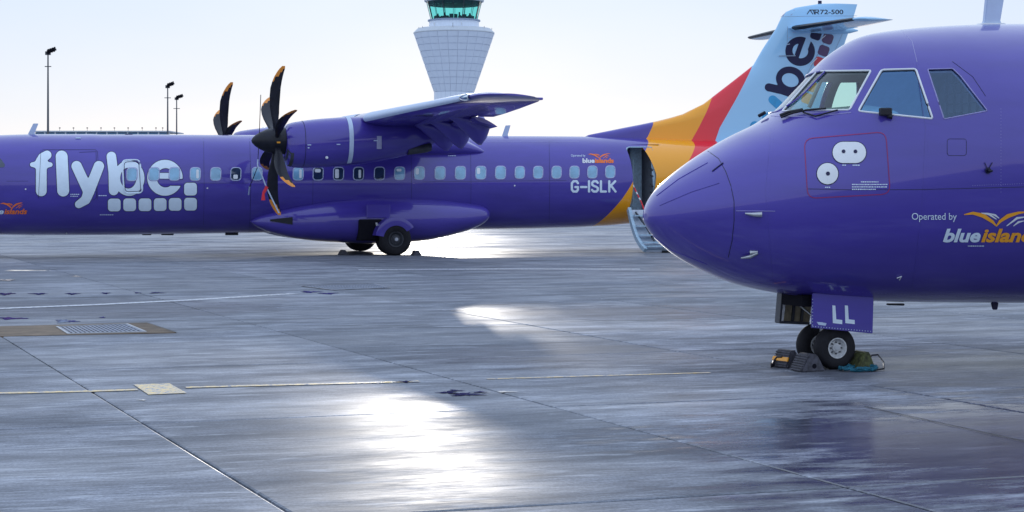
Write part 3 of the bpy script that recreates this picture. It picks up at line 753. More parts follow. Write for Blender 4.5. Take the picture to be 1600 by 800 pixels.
# rivets round the windows: fine geometry, one part
def rivets(which, pts, mat, parent, step=4.5, r=.0045, off=0):
    pts = dense(pts, step); P, n = proj(*((near, NEAR) if which == 'n' else (far, FAR)), pts, *(NR if which == 'n' else FR_), off); parts = []
    for p, q in zip(P, n):
        q = Vector(q); a = q.orthogonal().normalized() * r; b = q.cross(a); p = Vector(p); t_ = q * r * .6
        parts.append(([p + a, p + b, p - a, p - b, p + t_], [(0, 1, 4), (1, 2, 4), (2, 3, 4), (3, 0, 4)]))
    V, Fc = join_data(parts); return mk('rivets', V, Fc, mat, parent, kind='stuff')
rivets('n', [(1262, 103), (1300, 102), (1370, 102), (1436, 100), (1500, 99)], M['purple'], NA)
rivets('n', [(1215, 179), (1275, 178), (1333, 177)], M['purple'], NA); rivets('n', [(1345, 181), (1400, 188), (1465, 194)], M['purple'], NA)
rivets('n', [(1520, 290), (1600, 287), (1660, 285)], M['winrim'], NA, 3.5); rivets('n', [(1564, 170), (1564, 300)], M['winrim'], NA, 5)
for pts in ([(1205, 200), (1196, 300), (1208, 440)], [(1432, 100), (1446, 200), (1440, 330), (1425, 455)]): line_on('n', 'skin_seam', pts, .0022, M['purple'], NA)
rivets('n', [(1210, 202), (1201, 300), (1212, 436)], M['purple'], NA, 5, .004); rivets('n', [(1451, 205), (1445, 330), (1430, 452)], M['purple'], NA, 5, .004); rivets('n', [(1150, 262), (1158, 330), (1152, 405)], M['purple'], NA, 5, .004)
rivets('n', [(1275, 452), (1330, 456), (1420, 461), (1600, 464)], M['winrim'], NA, 6)
# top antenna
ax, az = NEAR.pl(1540, 37)
V, Fc = [], []
def blade_ant(fr, parent, pts, th, mat, name='antenna', L=0.):
    Q = [fr.pl(*p, L) for p in pts]; n = len(Q)
    V = [(x, -L - th, z) for x, z in Q] + [(x, -L + th, z) for x, z in Q]
    Fc = [tuple(range(n)), tuple(range(n, 2*n))[::-1]] + [(i, i + n, (i+1) % n + n, (i+1) % n) for i in range(n)]
    bm = bmesh.new(); vs = [bm.verts.new(v) for v in V]
    for f in Fc: bm.faces.new([vs[i] for i in f])
    bmesh.ops.recalc_face_normals(bm, faces=bm.faces[:])
    bmesh.ops.bevel(bm, geom=bm.edges[:], offset=min(th * .6, .008), segments=2, affect='EDGES')
    return bm_obj(name, bm, mat, parent, smooth=40.0)
an = blade_ant(NEAR, NA, [(1531, 40), (1537, 34), (1541, -8), (1568, -8), (1561, 34), (1567, 40)], .03, M['le'])
blade_ant(NEAR, an, [(1527, 42), (1530, 36.5), (1566, 36.5), (1572, 42)], .06, M['white'], 'base')
blade_ant(NEAR, NA, [(1548, 472), (1551, 484), (1558, 484), (1560, 472)], .012, M['navy'])
blade_ant(NEAR, NA, [(1386, 474), (1386, 477), (1412, 477.5), (1412, 474)], .03, M['black'], 'belly_step')

# nose gear
def wheel(parent, c, r, w, name='wheel', hub=.45, rimmat='rim'):
    W_ = bpy.data.objects.new(name, None); COL.objects.link(W_); W_.parent = parent; W_.location = c; W_.empty_display_size = .1
    prof = []
    for i in range(15):
        a = math.pi * i / 14; y = -math.cos(a); q = math.sin(a) ** .55
        prof.append((y * w / 2, r * (.60 + .40 * q)))
    prof = [(-w * .42, r * hub)] + prof + [(w * .42, r * hub)]
    V, Fc = lathe(prof, 48, 'y', cap=False); mk('tyre', V, Fc, M['rubber'], W_, smooth=35.0)
    gr, gf = [], []
    pr = []
    for s_ in (-1, 1):
        V, Fc = lathe([(s_ * w * .18, .001), (s_ * w * .18, r * .17), (s_ * w * .34, r * .19), (s_ * w * .36, r * .13), (s_ * w * .365, .001)], 20, 'y', cap=False); pr.append((V, Fc))
        V, Fc = lathe([(s_ * w * .2, .002), (s_ * w * .16, r * .30), (s_ * w * .26, r * .36), (s_ * w * .36, r * .40), (s_ * w * .43, r * .42), (s_ * w * .44, r * .47), (s_ * w * .40, r * .48)], 36, 'y', cap=False); pr.append((V, Fc))
    V, Fc = join_data(pr); mk('rim', V, Fc, M[rimmat], W_, smooth=30.0)
    bl = []
    for i in range(8):
        a = i * math.pi / 4
        bl.append(lathe([(-w * .30, .001), (-w * .30, r * .035), (-w * .16, r * .035)], 6, 'y', cap=False))
        bl[-1] = ([(x + r * .26 * math.cos(a), y, z + r * .26 * math.sin(a)) for x, y, z in bl[-1][0]], bl[-1][1])
    V, Fc = join_data(bl); mk('bolts', V, Fc, M['darkmetal'], W_, kind='stuff')
    return W_
wx, wz = NEAR.pl(1303.5, 546, .20)
RW = .235
wheel(NA, (wx, -.20, RW - .004), RW, .17); wheel(NA, (wx, .20, RW - .004), RW, .17)
st = tube('nose_strut', [(wx - .05, 0, 1.05), (wx - .02, 0, .55), (wx, 0, .26)], [.075, .06, .05], M['steel'], NA, 16)
tube('axle', [(wx, -.27, RW), (wx, .27, RW)], .03, M['steel'], st, 12)
tube('torque_link', [(wx + .02, 0, .6), (wx + .17, 0, .48), (wx + .03, 0, .32)], .022, M['steel'], st)
tube('drag_strut', [(wx - .45, 0, .95), (wx - .03, 0, .62)], .03, M['darkmetal'], st)
def plate(fr, parent, name, pts, L, th, mat, bev=.006):
    Q = [fr.pl(*p, L) for p in pts]; n = len(Q)
    bm = bmesh.new(); a = [bm.verts.new((x, -L - th / 2, z)) for x, z in Q]; b = [bm.verts.new((x, -L + th / 2, z)) for x, z in Q]
    bm.faces.new(a); bm.faces.new(b[::-1])
    for i in range(n): bm.faces.new((a[i], b[i], b[(i+1) % n], a[(i+1) % n]))
    bmesh.ops.recalc_face_normals(bm, faces=bm.faces[:])
    if bev: bmesh.ops.bevel(bm, geom=bm.edges[:], offset=bev, segments=2, affect='EDGES')
    return bm_obj(name, bm, mat, parent, smooth=40.0)
gd = plate(NEAR, NA, 'gear_door', [(1269, 458), (1364.5, 463), (1363, 521), (1267.5, 512)], .36, .022, M['purple'])
gd['label'] = 'purple nose gear door lettered LL'
def plane_dec(fr, name, V, Fc, L, mat, parent):
    Q = [fr.pl(x, y, L) for x, y in V]; return mk(name, [(x, -L, z) for x, z in Q], Fc, mat, parent, normals=[(0, -1, 0)] * len(Q))
for x0 in (1300.5, 1320):
    plane_dec(NEAR, 'lettering', [(x0, 477), (x0 + 4.8, 477.5), (x0 + 6.2, 499), (x0 + 15.5, 500), (x0 + 15.5, 506.5), (x0 + .8, 504.8)], [(0, 1, 2, 3, 4, 5)], .3745, M['pale'], gd)
rv = []
for i in range(22): rv.append((1270 + i * 4.3, 510 + i * .37))
for i in range(9): rv.append((1269.5, 468 + i * 5))
parts = []
for x, y in rv:
    qx, qz = NEAR.pl(x, y, .372); parts.append((([(qx - .005, -.374, qz - .005), (qx + .005, -.374, qz - .005), (qx + .005, -.374, qz + .005), (qx - .005, -.374, qz + .005), (qx, -.378, qz)]), [(0, 1, 4), (1, 2, 4), (2, 3, 4), (3, 0, 4)]))
V, Fc = join_data(parts); mk('rivets', V, Fc, M['le'], gd, kind='stuff')
plane_dec(NEAR, 'worn_patch', [(1276, 503), (1284, 503.5), (1291.5, 505), (1290, 509), (1279, 507.5)], [(0, 1, 2, 3, 4)], .3752, M['le'], gd)
fd_ = plate(NEAR, NA, 'gear_door', [(1222, 452), (1270, 455), (1264, 506), (1216, 504)], -.30, .03, M['brown'])
fd_['label'] = 'forward gear door showing its ribbed brown inner face'
for a, b in ((1222, 1217), (1240, 1236), (1254, 1250)):
    plate(NEAR, fd_, 'rib', [(a, 460), (a + 4, 460), (b + 4, 502), (b, 502)], -.275, .03, M['darkmetal'], .004)
plate(NEAR, fd_, 'edge_frame', [(1222, 456), (1226.5, 456), (1220.5, 505), (1215.5, 504)], -.25, .11, M['rim'], .004)
plate(NEAR, fd_, 'edge_frame', [(1216, 501), (1262, 503), (1261, 507), (1215, 505)], -.25, .12, M['darkmetal'], .004)
plate(NEAR, fd_, 'edge_frame', [(1218, 456), (1221, 456), (1217, 504), (1214, 504)], -.25, .12, M['darkmetal'], .004)
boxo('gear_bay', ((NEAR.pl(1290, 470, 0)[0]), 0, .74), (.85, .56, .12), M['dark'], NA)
tube('door_link', [(wx - .25, .28, .72), (wx - .05, .05, .5)], .014, M['steel'], NA)
tube('door_link', [(wx + .1, -.3, .6), (wx, -.05, .5)], .014, M['steel'], NA)

# chocks and rope at the nose wheels
def chock(name, label, c, L, w, h, mat, rz, ribs=True, group='rubber chocks at the nose wheels', wrap=None, hole=False):
    t = thing(name, label, 'chock', c, rz, group)
    pr = [(-w/2, 0), (-w * .17, h * .96), (-w * .10, h), (w * .10, h), (w * .17, h * .96), (w/2, 0)]
    bm = bmesh.new(); a = [bm.verts.new((x, -L/2, z)) for x, z in pr]; b = [bm.verts.new((x, L/2, z)) for x, z in pr]
    bm.faces.new(a); bm.faces.new(b[::-1])
    for i in range(6): bm.faces.new((a[i], b[i], b[(i+1) % 6], a[(i+1) % 6]))
    bmesh.ops.recalc_face_normals(bm, faces=bm.faces[:]); bmesh.ops.bevel(bm, geom=bm.edges[:], offset=.012, segments=2, affect='EDGES')
    o = bm_obj('body', bm, mat, t, smooth=40.0)
    if ribs:
        sl = math.hypot(w * .33, h * .96); ang = math.atan2(h * .96, w * .33)
        for i in range(7):
            f = (i + .6) / 7.4; x, z = -w/2 + w * .33 * f, h * .96 * f
            boxo('rib', (x - .004, 0, z + .003), (.016, L * .96, .014), mat, t, rot=Matrix.Rotation(-ang, 3, 'Y'), bev=.004)
    if wrap: boxo('wrap_band', (-w * .34 - .012, 0, h * .50), (.045, L * 1.02, .016), wrap, t, rot=Matrix.Rotation(-math.atan2(h * .96, w * .33), 3, 'Y'))
    if hole:
        V, Fc = lathe([(-L/2 - .002, .001), (-L/2 - .003, .026)], 16, 'y', cap=False); mk('hole', [(x + .01, y, z + h * .32) for x, y, z in V], Fc, M['dark'], t)
    return t
def gnear(px, py): P = gpt(px, py); return (P.x, P.y, .002)
chock('chock', 'grey ribbed triangular chock in front of the nearer nose wheel', gnear(1262, 579.5), .26, .30, .185, M['chock'], TH, hole=True)
chock('chock', 'dark ribbed chock with an orange band before the farther nose wheel', gnear(1229, 574), .24, .22, .19, M['chock'], TH + .25, wrap=M['orange'])
chock('chock', 'stained green and yellow chock behind the nose wheels by the rope', gnear(1346, 576.5), .24, .22, .19, M['camo'], TH + math.pi, ribs=False)
def gp(px, py, z=.02): P = gpt(px, py); return (P.x, P.y, z)
rp = []
rd_ = random.Random(11)
for i in range(70):
    f = i / 69; a_ = f * 2 * math.pi * 2.3; rp.append(gp(1338 + 30 * math.cos(a_) * (1 - .25 * f) + 10 * f + rd_.uniform(-1, 1), 579.5 + 2.3 * math.sin(a_) + rd_.uniform(-.4, .4), .018 + .03 * rd_.random()))
tag(tube('rope', rp, .016, M['teal']), 'teal rope lying bunched beside the nose wheel chocks', 'rope')
tag(tube('rope', [gp(1352, 576, .06), gp(1362, 574, .13), gp(1372, 573, .13), gp(1381, 576, .07), gp(1381, 579, .02), gp(1368, 580, .012), gp(1352, 579, .02)], .009, M['black']), 'thin black cord looped at the end of the teal rope', 'rope')
tag(tube('rope', [gp(1222, 575, .12), gp(1214, 574, .11), gp(1209, 574, .07), gp(1208, 575, .03), gp(1204, 575, .03)], [.011, .011, .012, .022, .03], M['black']), 'short black rope with a knotted end left of the orange banded chock', 'rope')

# ------------------------------------------------------------------ far airliner, complete
FA = thing('airliner', 'purple propeller airliner seen side on behind, with open rear door and pale blue tail fin', 'airliner', (-3.85, 55.8, 0), TH, GROUP)
def zx(px, py): x, z = FAR.pl(px, py, 0.); return (z, x)
def zl(px, py, L): x, z = FAR.pl(px, py, L); return (z, x)
PO = [zl(920, 358, .1), zl(929, 354, .5), zl(950, 337, 1.05), zl(972, 312, 1.33), zl(985, 291, 1.37), zl(1000, 262, 1.36), zl(1010, 236, 1.1), zl(1013, 222, .6), zl(1010, 213, .1), zl(1016, 200, .1), zl(1021, 190, .1), zl(1032, 168, .1)]
OR_ = [zl(1030, 356, 0), zl(1052, 300, 1.1), zl(1073, 252, 1.0), zl(1082, 228, .5), zl(1079, 221, .2), zl(1089, 200, .1), zl(1114, 151, .1), zl(1140, 110, .1)]
RB = [zl(1070, 356, 0), zl(1092, 285, 1.), zl(1115, 230, .5), zl(1114, 223, .1), zl(1122, 200, .1), zl(1148, 155, .1), zl(1177, 102, .1), zl(1188, 82, .1)]
PO, OR_, RB = sorted(PO), sorted(OR_), sorted(RB)
M['livery'] = paint_mat('purple_to_pale_blue_livery', [(PO, (1.0, .40, .004)), (OR_, (.85, .012, .035)), (RB, (.36, .64, .90))])
door = [(979, 230), (1017, 230), (1022, 236), (1025, 262), (1027, 328), (986, 328), (983, 292), (982.5, 260)]
P, n = spoly(far, FAR, rounded([(979, 230), (1019, 230), (1030, 329), (983.5, 329)], 4, 2), FR_)
xs = [far.x0] + [far.x0 + (i / 22)**2 * 3 for i in range(2, 23)] + [far.x0 + 3 + i * .31 for i in range(1, 90)] + [far.x0 + 30.9]
pcs = hull(far, xs, 112, [('door', P.tolist(), n.tolist())], M['livery'], 'fuselage', FA)
# vestibule inside the open rear door
dx0, dz0 = FAR.pl(978, 329, 1.35); dx1, dz1 = FAR.pl(1030, 229, 1.35)
V = []
for y in (-1.3, .9): V += [(dx0 - .35, y * 1. if y > 0 else -.75, dz0 - .02), (dx1 + .25, y if y > 0 else -.75, dz0 - .02), (dx1 + .25, y if y > 0 else -.75, dz1 + .08), (dx0 - .35, y if y > 0 else -.75, dz1 + .08)]
mk('vestibule', V, [(4, 5, 6, 7), (0, 1, 5, 4), (3, 7, 6, 2), (0, 4, 7, 3), (1, 2, 6, 5)], M['lining'], FA)
bm = bmesh.new()
dw = dx1 - dx0
box(bm, (dx0 + dw * .72, -.2, (dz0 + dz1) / 2), (dw * .34, .06, dz1 - dz0)); box(bm, (dx0 + dw * .54, -.45, (dz0 + dz1) / 2 - .1), (.035, .05, (dz1 - dz0) * .72))
bm_obj('galley_wall', bm, M['ltblue'], FA)
bm = bmesh.new(); box(bm, (dx0 + dw * .27, .1, (dz0 + dz1) / 2), (dw * .52, .05, (dz1 - dz0) * .98)); bm_obj('dark_partition', bm, M['towerdark'], FA)
plp = P; dl = [tuple(q) for q in (plp - n * .01)]; tube('door_seal', dl + [dl[0]], .022, M['ltblue'], FA)
V, Fc = [], []
for i in range(9):                                   # pale hinge side jamb with fittings
    f = i / 8; a, _ = proj(far, FAR, [(1016 + 7 * math.sin(f * 1.5), 233 + f * 93), (1023.5 + 3 * math.sin(f * 1.5), 233 + f * 93)], *FR_, -.05); V += a.tolist()
    if i: Fc.append((2*i-2, 2*i-1, 2*i+1, 2*i))
mk('door_jamb', V, Fc, M['ltblue'], FA)
for yy in (246, 262, 272, 288, 300): line_on('f', 'jamb_latch', [(1017, yy), (1021, yy + 4)], .03, M['darkmetal'], FA, -.03)
# airstair door folded down: a curved shell with rails and steps, hinged on the sill
prof = [(1.30, dz0 + .02), (1.50, dz0 - .32), (1.72, dz0 - .62), (1.98, dz0 - .88), (2.30, dz0 - 1.08), (2.62, dz0 - 1.2)]
sc_ = (dz0 - .04) / 1.2 if dz0 < 1.24 else 1.
prof = [(l, dz0 - (dz0 - z) * sc_) for l, z in prof]
fine_ = []
for i in range(len(prof) - 1):
    for t_ in (0, .25, .5, .75): fine_.append((prof[i][0] * (1-t_) + prof[i+1][0] * t_, prof[i][1] * (1-t_) + prof[i+1][1] * t_))
fine_.append(prof[-1])
AS = bpy.data.objects.new('airstair_door', None); COL.objects.link(AS); AS.parent = FA; AS.location = (dx0, -1.3, dz0)
def rel(P_): return [(x - dx0, y + 1.3, z - dz0) for x, y, z in P_]
xa, xb = dx0 + .10, dx1 - .04
rings = [[(xa, -l, z), (xb, -l, z), (xb, -l + .035, z - .05), (xa, -l + .035, z - .05)] for l, z in fine_]
V, Fc = loft(rings); mk('shell', rel(V), Fc, M['lining'], AS, smooth=30.0)
for x in (xa, xb):
    rings = [[(x - .05, -l - .10, z + .08), (x + .05, -l - .10, z + .08), (x + .05, -l + .01, z - .02), (x - .05, -l + .01, z - .02)] for l, z in fine_]
    V, Fc = loft(rings); mk('side_rail', rel(V), Fc, M['ltblue'], AS, smooth=30.0)
for i in (3, 7, 11, 15, 18):
    l, z = fine_[i]; boxo('step', ((xa + xb) / 2 - dx0, -l - .13 + 1.3, z + .08 - dz0), (xb - xa - .1, .24, .035), M['ltblue'], AS)
tube('strut', rel([(xa + .2, -1.4, dz0 - .05), (xa + .35, -1.9, dz0 - .5), (xa + .5, -2.2, dz0 - .95)]), .03, M['darkmetal'], AS)
tube('handrail', rel([(xa + .1, -1.2, dz0 + .95), (xa + .35, -1.5, dz0 + .25), (xa + .45, -1.7, dz0 - .2)]), .022, M['strap'], AS)
for f in (.25, .55, .8): tube('handrail_band', rel([(xa + .1 + .25*f, -1.2 - .3*f, dz0 + .95 - .7*f), (xa + .1 + .25*(f+.1), -1.2 - .3*(f+.1), dz0 + .95 - .7*(f+.1))]), .026, M['white'], AS)
boxo('steady_foot', (xb - .25 - dx0, -2.62 + 1.3, .04 - dz0), (.3, .12, .07), M['rubber'], AS)
tube('latch_box', rel([(xa + .35, -1.8, dz0 - .85), (xa + .55, -1.9, dz0 - .95)]), .06, M['orange2'], AS)

# cabin windows: pane, rim, painted patch of daylight
wpx = [(240.6, 272.2), (272.4, 272), (305, 272), (337, 272), (368.4, 272), (401.6, 271.7), (465.8, 271.7), (497, 271.6), (528.8, 271.5), (560, 271.4), (592.7, 271.2), (624.3, 271), (655.2, 270.6), (687.4, 270.4), (719.2, 270.2), (751, 270), (781.9, 269.8), (812, 269.6), (840.7, 269.4), (869.4, 269.3), (897.4, 269.2), (925.4, 269), (953.3, 268.6)]
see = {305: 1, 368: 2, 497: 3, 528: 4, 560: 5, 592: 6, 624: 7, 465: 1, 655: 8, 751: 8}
for px_, py_ in [(206, 272.5)] + wpx:
    hx = 7.3 if px_ < 800 else 6.7; hy = 9.3 if px_ < 800 else 8.7
    kk = see.get(int(px_), 0)
    w = dec('f', 'cabin_window', *poly2(rrect(px_, py_, hx + 1.6, hy + 1.6, 5.5, 3, -.03), 6), .011, M['winrim'], FA)
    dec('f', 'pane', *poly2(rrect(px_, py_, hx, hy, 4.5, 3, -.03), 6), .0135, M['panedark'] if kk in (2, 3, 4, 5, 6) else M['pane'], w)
    line_on('f', 'rim', rrect(px_, py_, hx + .4, hy + .4, 4.8, 3, -.03), .011, M['le'], w, .010, closed=True, n=5)
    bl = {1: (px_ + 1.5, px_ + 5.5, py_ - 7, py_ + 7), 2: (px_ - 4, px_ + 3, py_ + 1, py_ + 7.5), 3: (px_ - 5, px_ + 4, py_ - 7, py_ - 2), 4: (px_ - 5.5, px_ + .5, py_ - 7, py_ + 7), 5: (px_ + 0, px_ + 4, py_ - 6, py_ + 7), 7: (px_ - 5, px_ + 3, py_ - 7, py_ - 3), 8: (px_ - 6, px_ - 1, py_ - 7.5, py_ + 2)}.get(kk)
    if bl: dec('f', 'daylight_patch', *poly2(rrect((bl[0]+bl[1])/2, (bl[2]+bl[3])/2, (bl[1]-bl[0])/2, (bl[3]-bl[2])/2, 1.6, 2), 6), .016, M['daylight_patch'], w)
dec('f', 'cockpit_window', *poly2([(-8, 245), (1, 248), (7.5, 257), (7, 261), (-8, 263)]), .006, M['panedark'], FA)
# passenger door outline across the b of the wordmark
zc_ = lambda V: [(x / 3.3333, 180 + y / 3.3333) for x, y in V]
def logo(name, fn, bb, mat, off, parent, st=4.5, out=False):
    V, Fc = sdf2((lambda X, Y: fn(X, Y) - 3.2) if out else fn, *bb, st); return dec('f', name, zc_(V), Fc, off, mat, parent)
LB = {'f': (L_f, (150, 175, 285, 430)), 'l': (L_l, (282, 178, 368, 430)), 'y': (L_y, (362, 230, 550, 492)), 'b': (L_b, (545, 182, 762, 428)), 'e': (L_e, (758, 225, 962, 428)), 'dot': (dots(DOT1), (950, 345, 1034, 425)), 'dots': (dots(DOT2), (552, 425, 1034, 506))}
for k_, (fn, bb) in LB.items():
    lt = logo('lettering', fn, bb, M['pale'], .0065 if k_ != 'b' else .0075, FA)
    logo('lettering_outline', fn, (bb[0] - 6, bb[1] - 6, bb[2] + 6, bb[3] + 6), M['navy'], {'f': .003, 'l': .0034, 'y': .0038, 'b': .0042, 'e': .0046}.get(k_, .0034), lt, out=True)
sd_ = line_on('f', 'service_door_frame', zc_(rounded([(636, 234), (728, 232), (744, 404), (646, 408)], 24, 3)), .022, M['pale'], FA, .008, closed=True)
band_on('f', 'door_gap', zc_(rounded([(646, 244), (722, 242), (733, 396), (652, 399)], 18, 3)), .9, M['navy'], sd_, .012, closed=True)
band_on('f', 'skin_seam', [(124, 238), (150, 237), (152, 312)], .7, M['navy'], FA, .0032)
band_on('f', 'skin_seam', [(64, 235), (60, 310)], .6, M['navy'], FA, .0083); band_on('f', 'cargo_door_seam', rounded([(64, 234), (152, 234), (154, 262), (150, 312), (124, 312)], 3, 1), .6, M['navy'], FA, .0035)
band_on('f', 'skin_seam', [(390, 211.5), (392, 290), (390, 360)], .5, M['navy'], FA, .003)
# small marks
dashes('f', 'small_print', [(110, 124, 303, 1.2), (110, 122, 306, 1.2), (154, 167, 305, 1.2), (156, 175, 335, 1), (700, 712, 243, 1)], M['pale'], FA, 3)
for a in ((40, 295.5), (324, 294), (104, 364), (804, 290)): disc_on('f', 'light', a[0], a[1], 1.3, 1.3, M['white'], FA, .012, 8)
dec('f', 'lettering', *text2('islands', 6.5, 326, 42.5, 334.5, .03, .25), .007, M['orange2'], FA)
dec('f', 'lettering', *text2('blue', -24, 326, 6, 334.5, .03, .25), .007, M['pale'], FA)
bird('f', 0, 316.5, 37, 326, (M['orange2'], M['orange2']), FA, .9)
dec('f', 'lettering', *text2('Operated by', 892, 241.5, 914.5, 245.8, .0), .007, M['pale'], FA)
dec('f', 'lettering', *text2('blue', 910, 247.5, 929, 254.8, .045), .007, M['white'], FA)
dec('f', 'lettering', *text2('islands', 929.4, 247.5, 958.8, 254.8, .045), .007, M['orange2'], FA)
bird('f', 918, 240, 954, 248, (M['orange2'], M['orange2']), FA, .8)
# registration in square drawn characters
def strokes(cs, w): return lambda X, Y: np.min([chain(X, Y, c, [w] * len(c)) for c in cs], axis=0)
def reg():
    x = 893.4; y0, y1 = 283.2, 299.2; ym = 291.2; o = []
    def A(*c): o.append([(x + a, y0 + b) for a, b in c])
    A((9.5, 3), (7.5, 0), (2.5, 0), (0, 3), (0, 13), (2.5, 16), (7.5, 16), (9.5, 13), (9.5, 9), (5.5, 9)); x += 14.2
    A((0, 9), (8.4, 9)); x += 12.6
    A((0, 0), (0, 16)); x += 4.6
    A((9, 2.4), (7, 0), (2.6, 0), (.2, 2.6), (.6, 5.8), (3, 7.4), (6.6, 8.6), (9.2, 10.6), (9.2, 13.4), (7, 16), (2.4, 16), (0, 13.4)); x += 14
    A((0, 0), (0, 16), (7.6, 16)); x += 13
    A((0, 0), (0, 16)); A((9.3, 0), (0, 9.6)); A((3.2, 7.4), (9.8, 16)); return o
dec('f', 'registration', *sdf2(strokes(reg(), 1.75), 889, 279, 965, 303, .62), .007, M['pale'], FA)
for sx in (318, 488, 642, 735, 858): band_on('f', 'skin_seam', [(sx, 216), (sx + 1, 290), (sx, 352)], .45, M['navy'], FA, .0025)
band_on('f', 'skin_seam', [(10, 283), (44, 283)], .4, M['navy'], FA, .0025); band_on('f', 'skin_seam', [(310, 286), (388, 286)], .4, M['navy'], FA, .0025); band_on('f', 'skin_seam', [(660, 284), (885, 282)], .4, M['navy'], FA, .0025)
band_on('f', 'skin_seam', [(700, 222), (905, 221.5)], .4, M['winrim'], FA, .0025)
# antennas and belly blisters
blade_ant(FAR, FA, [(43, 211), (52, 193), (60, 193), (54, 208), (59, 213)], .03, M['le'])
blade_ant(FAR, FA, [(784, 214), (790, 196), (797.5, 195.5), (793, 211), (796, 215)], .03, M['le'])
blade_ant(FAR, FA, [(115, 212), (117, 209.5), (127, 209.5), (129, 212)], .1, M['white'], 'roof_blister')
blade_ant(FAR, FA, [(192, 211), (196, 209), (206, 209.2), (208, 211)], .1, M['navy'], 'roof_blister')
for a, b in ((222, 236), (252, 271), (352, 372), (49, 54)): blade_ant(FAR, FA, [(a, 364), (a, 367.5), (b, 367.5), (b, 364)], .06, M['black'], 'belly_blister')
line_on('f', 'roof_light', [(118, 216.5), (126, 216.5)], .03, M['le'], FA, .01)

# main wheels pod
def pod(name, st, yc, hw_, mat, parent, n=36, e=.9, sgn=-1):
    rings = []
    for t_, zt_, zb_, wf_ in st:
        ring = []
        for j in range(n):
            a = 2 * math.pi * j / n; c, s_ = math.cos(a), math.sin(a)
            ring.append((t_, sgn * (yc + hw_ * wf_ * math.copysign(abs(c)**e, c)), (zt_ + zb_) / 2 + (zt_ - zb_) / 2 * math.copysign(abs(s_)**e, s_)))
        rings.append(ring)
    V, Fc = loft(rings); return mk(name, V, Fc, mat, parent, smooth=40.0)
def smooth_st(rows, n):
    rows = np.array(rows, float); x = np.linspace(rows[0, 0], rows[-1, 0], n)
    f = np.linspace(0, 1, n); x = rows[0, 0] + (rows[-1, 0] - rows[0, 0]) * (.5 - .5 * np.cos(f * math.pi))
    return np.stack([x] + [pchip(rows[:, 0], rows[:, i], x) for i in range(1, rows.shape[1])], 1).tolist()
sp = smooth_st([(-4.22, 1.0, .97, .02), (-4.05, 1.12, .84, .22), (-3.6, 1.27, .66, .45), (-2.8, 1.46, .47, .75), (-1.8, 1.60, .37, .95), (-.5, 1.68, .31, 1), (.8, 1.66, .37, 1), (1.8, 1.58, .55, .92), (2.6, 1.46, .80, .72), (2.9, 1.33, 1.0, .45), (2.97, 1.2, 1.12, .15)], 44)
for sg in (-1, 1): pod('gear_pod', sp, .95, .98, M['purple'], FA, 44, .85, sg)
gx_, _ = FAR.pl(617, 379, 2.2); RM = .475
for sg in (-1, 1):
    wheel(FA, (gx_, sg * 2.22, RM), RM, .27, hub=.5, rimmat='darkmetal'); wheel(FA, (gx_, sg * 1.80, RM), RM, .27, hub=.5, rimmat='darkmetal')
    mst = tube('gear_leg', [(gx_ - .55, sg * 1.5, 1.05), (gx_ - .25, sg * 1.95, .62), (gx_, sg * 1.98, RM)], .085, M['steel'], FA, 12)
    tube('axle', [(gx_, sg * 1.7, RM), (gx_, sg * 2.4, RM)], .05, M['steel'], mst, 12)
    tube('brake_line', [(gx_ - .5, sg * 2.0, .95), (gx_ - .42, sg * 2.05, .62), (gx_ - .3, sg * 2.0, .5)], .03, M['rim'], mst)
    rings = []
    for i in range(19):
        a = R(-8 + i * 180 / 18); c, s_ = math.cos(a), math.sin(a)
        rings.append([(gx_ + (RM + .06) * c, sg * 1.62, RM + .03 + (RM + .05) * s_), (gx_ + (RM + .15) * c, sg * 1.62, RM + .03 + (RM + .14) * s_), (gx_ + (RM + .14) * c, sg * 2.36, RM + .03 + (RM + .13) * s_), (gx_ + (RM + .02) * c, sg * 2.38, RM + .03 + (RM + .01) * s_), (gx_ + (RM - .1) * c, sg * 2.365, RM + .03 + (RM - .11) * s_), (gx_ + (RM - .1) * c, sg * 2.345, RM + .03 + (RM - .11) * s_), (gx_ + (RM + .0) * c, sg * 2.345, RM + .03 + (RM - .01) * s_)] if i > 3 else None)
    rings = [r for r in rings if r]
    if sg == -1: rings = rings
    V, Fc = loft(rings); mk('wheel_fender', V, Fc, M['purple'], FA, smooth=40.0)
    V = [(gx_ - .98, sg * 1.0, .36), (gx_ - .3, sg * 1.0, .36), (gx_ - .3, sg * 1.0, 1.12), (gx_ - .98, sg * 1.0, 1.12)]
    boxo('wheel_bay_shade', (gx_ - .66, sg * 1.72, .74), (.70, .56, .62), M['dark'], FA, bev=.05)  # solid dark box stands in for the shaded wheel recess
    boxo('bay_flap', (gx_ - .42, sg * 1.93, 1.28), (.70, .06, .40), M['purple'], FA, bev=.02)
    plx = [(-3.9, 1.0, 0), (-3.0, .96, 0)]
V, Fc = loft([[(x, -.95 - .98 * w_ * .5 - y_, z0), (x, -.95 - .98 * w_ * .5 - y_, z1), (x, -1.0, z1), (x, -1.0, z0)] for x, w_, y_, z0, z1 in ((-3.72, .45, .21, 1.00, 1.05), (-3.12, .78, .27, .90, 1.12))])
mk('air_scoop', V, Fc, M['black'], FA)
dashes('f', 'small_print', [(630, 644, 315, 1), (645, 648, 320, 2), (684, 694, 318, 1)], M['pale'], FA, 9)

# wings
def airfoil(n=20, tc=.17, cam_=.03):
    up, lo = [], []
    for i in range(n + 1):
        x = .5 - .5 * math.cos(math.pi * i / n); yt = 5 * tc * (.2969 * math.sqrt(x) - .126 * x - .3516 * x*x + .2843 * x**3 - .1036 * x**4); yc = cam_ * 4 * x * (1 - x)
        up.append((x, yc + yt)); lo.append((x, yc - yt))
    return up[::-1] + lo[1:-1]
AF = airfoil()
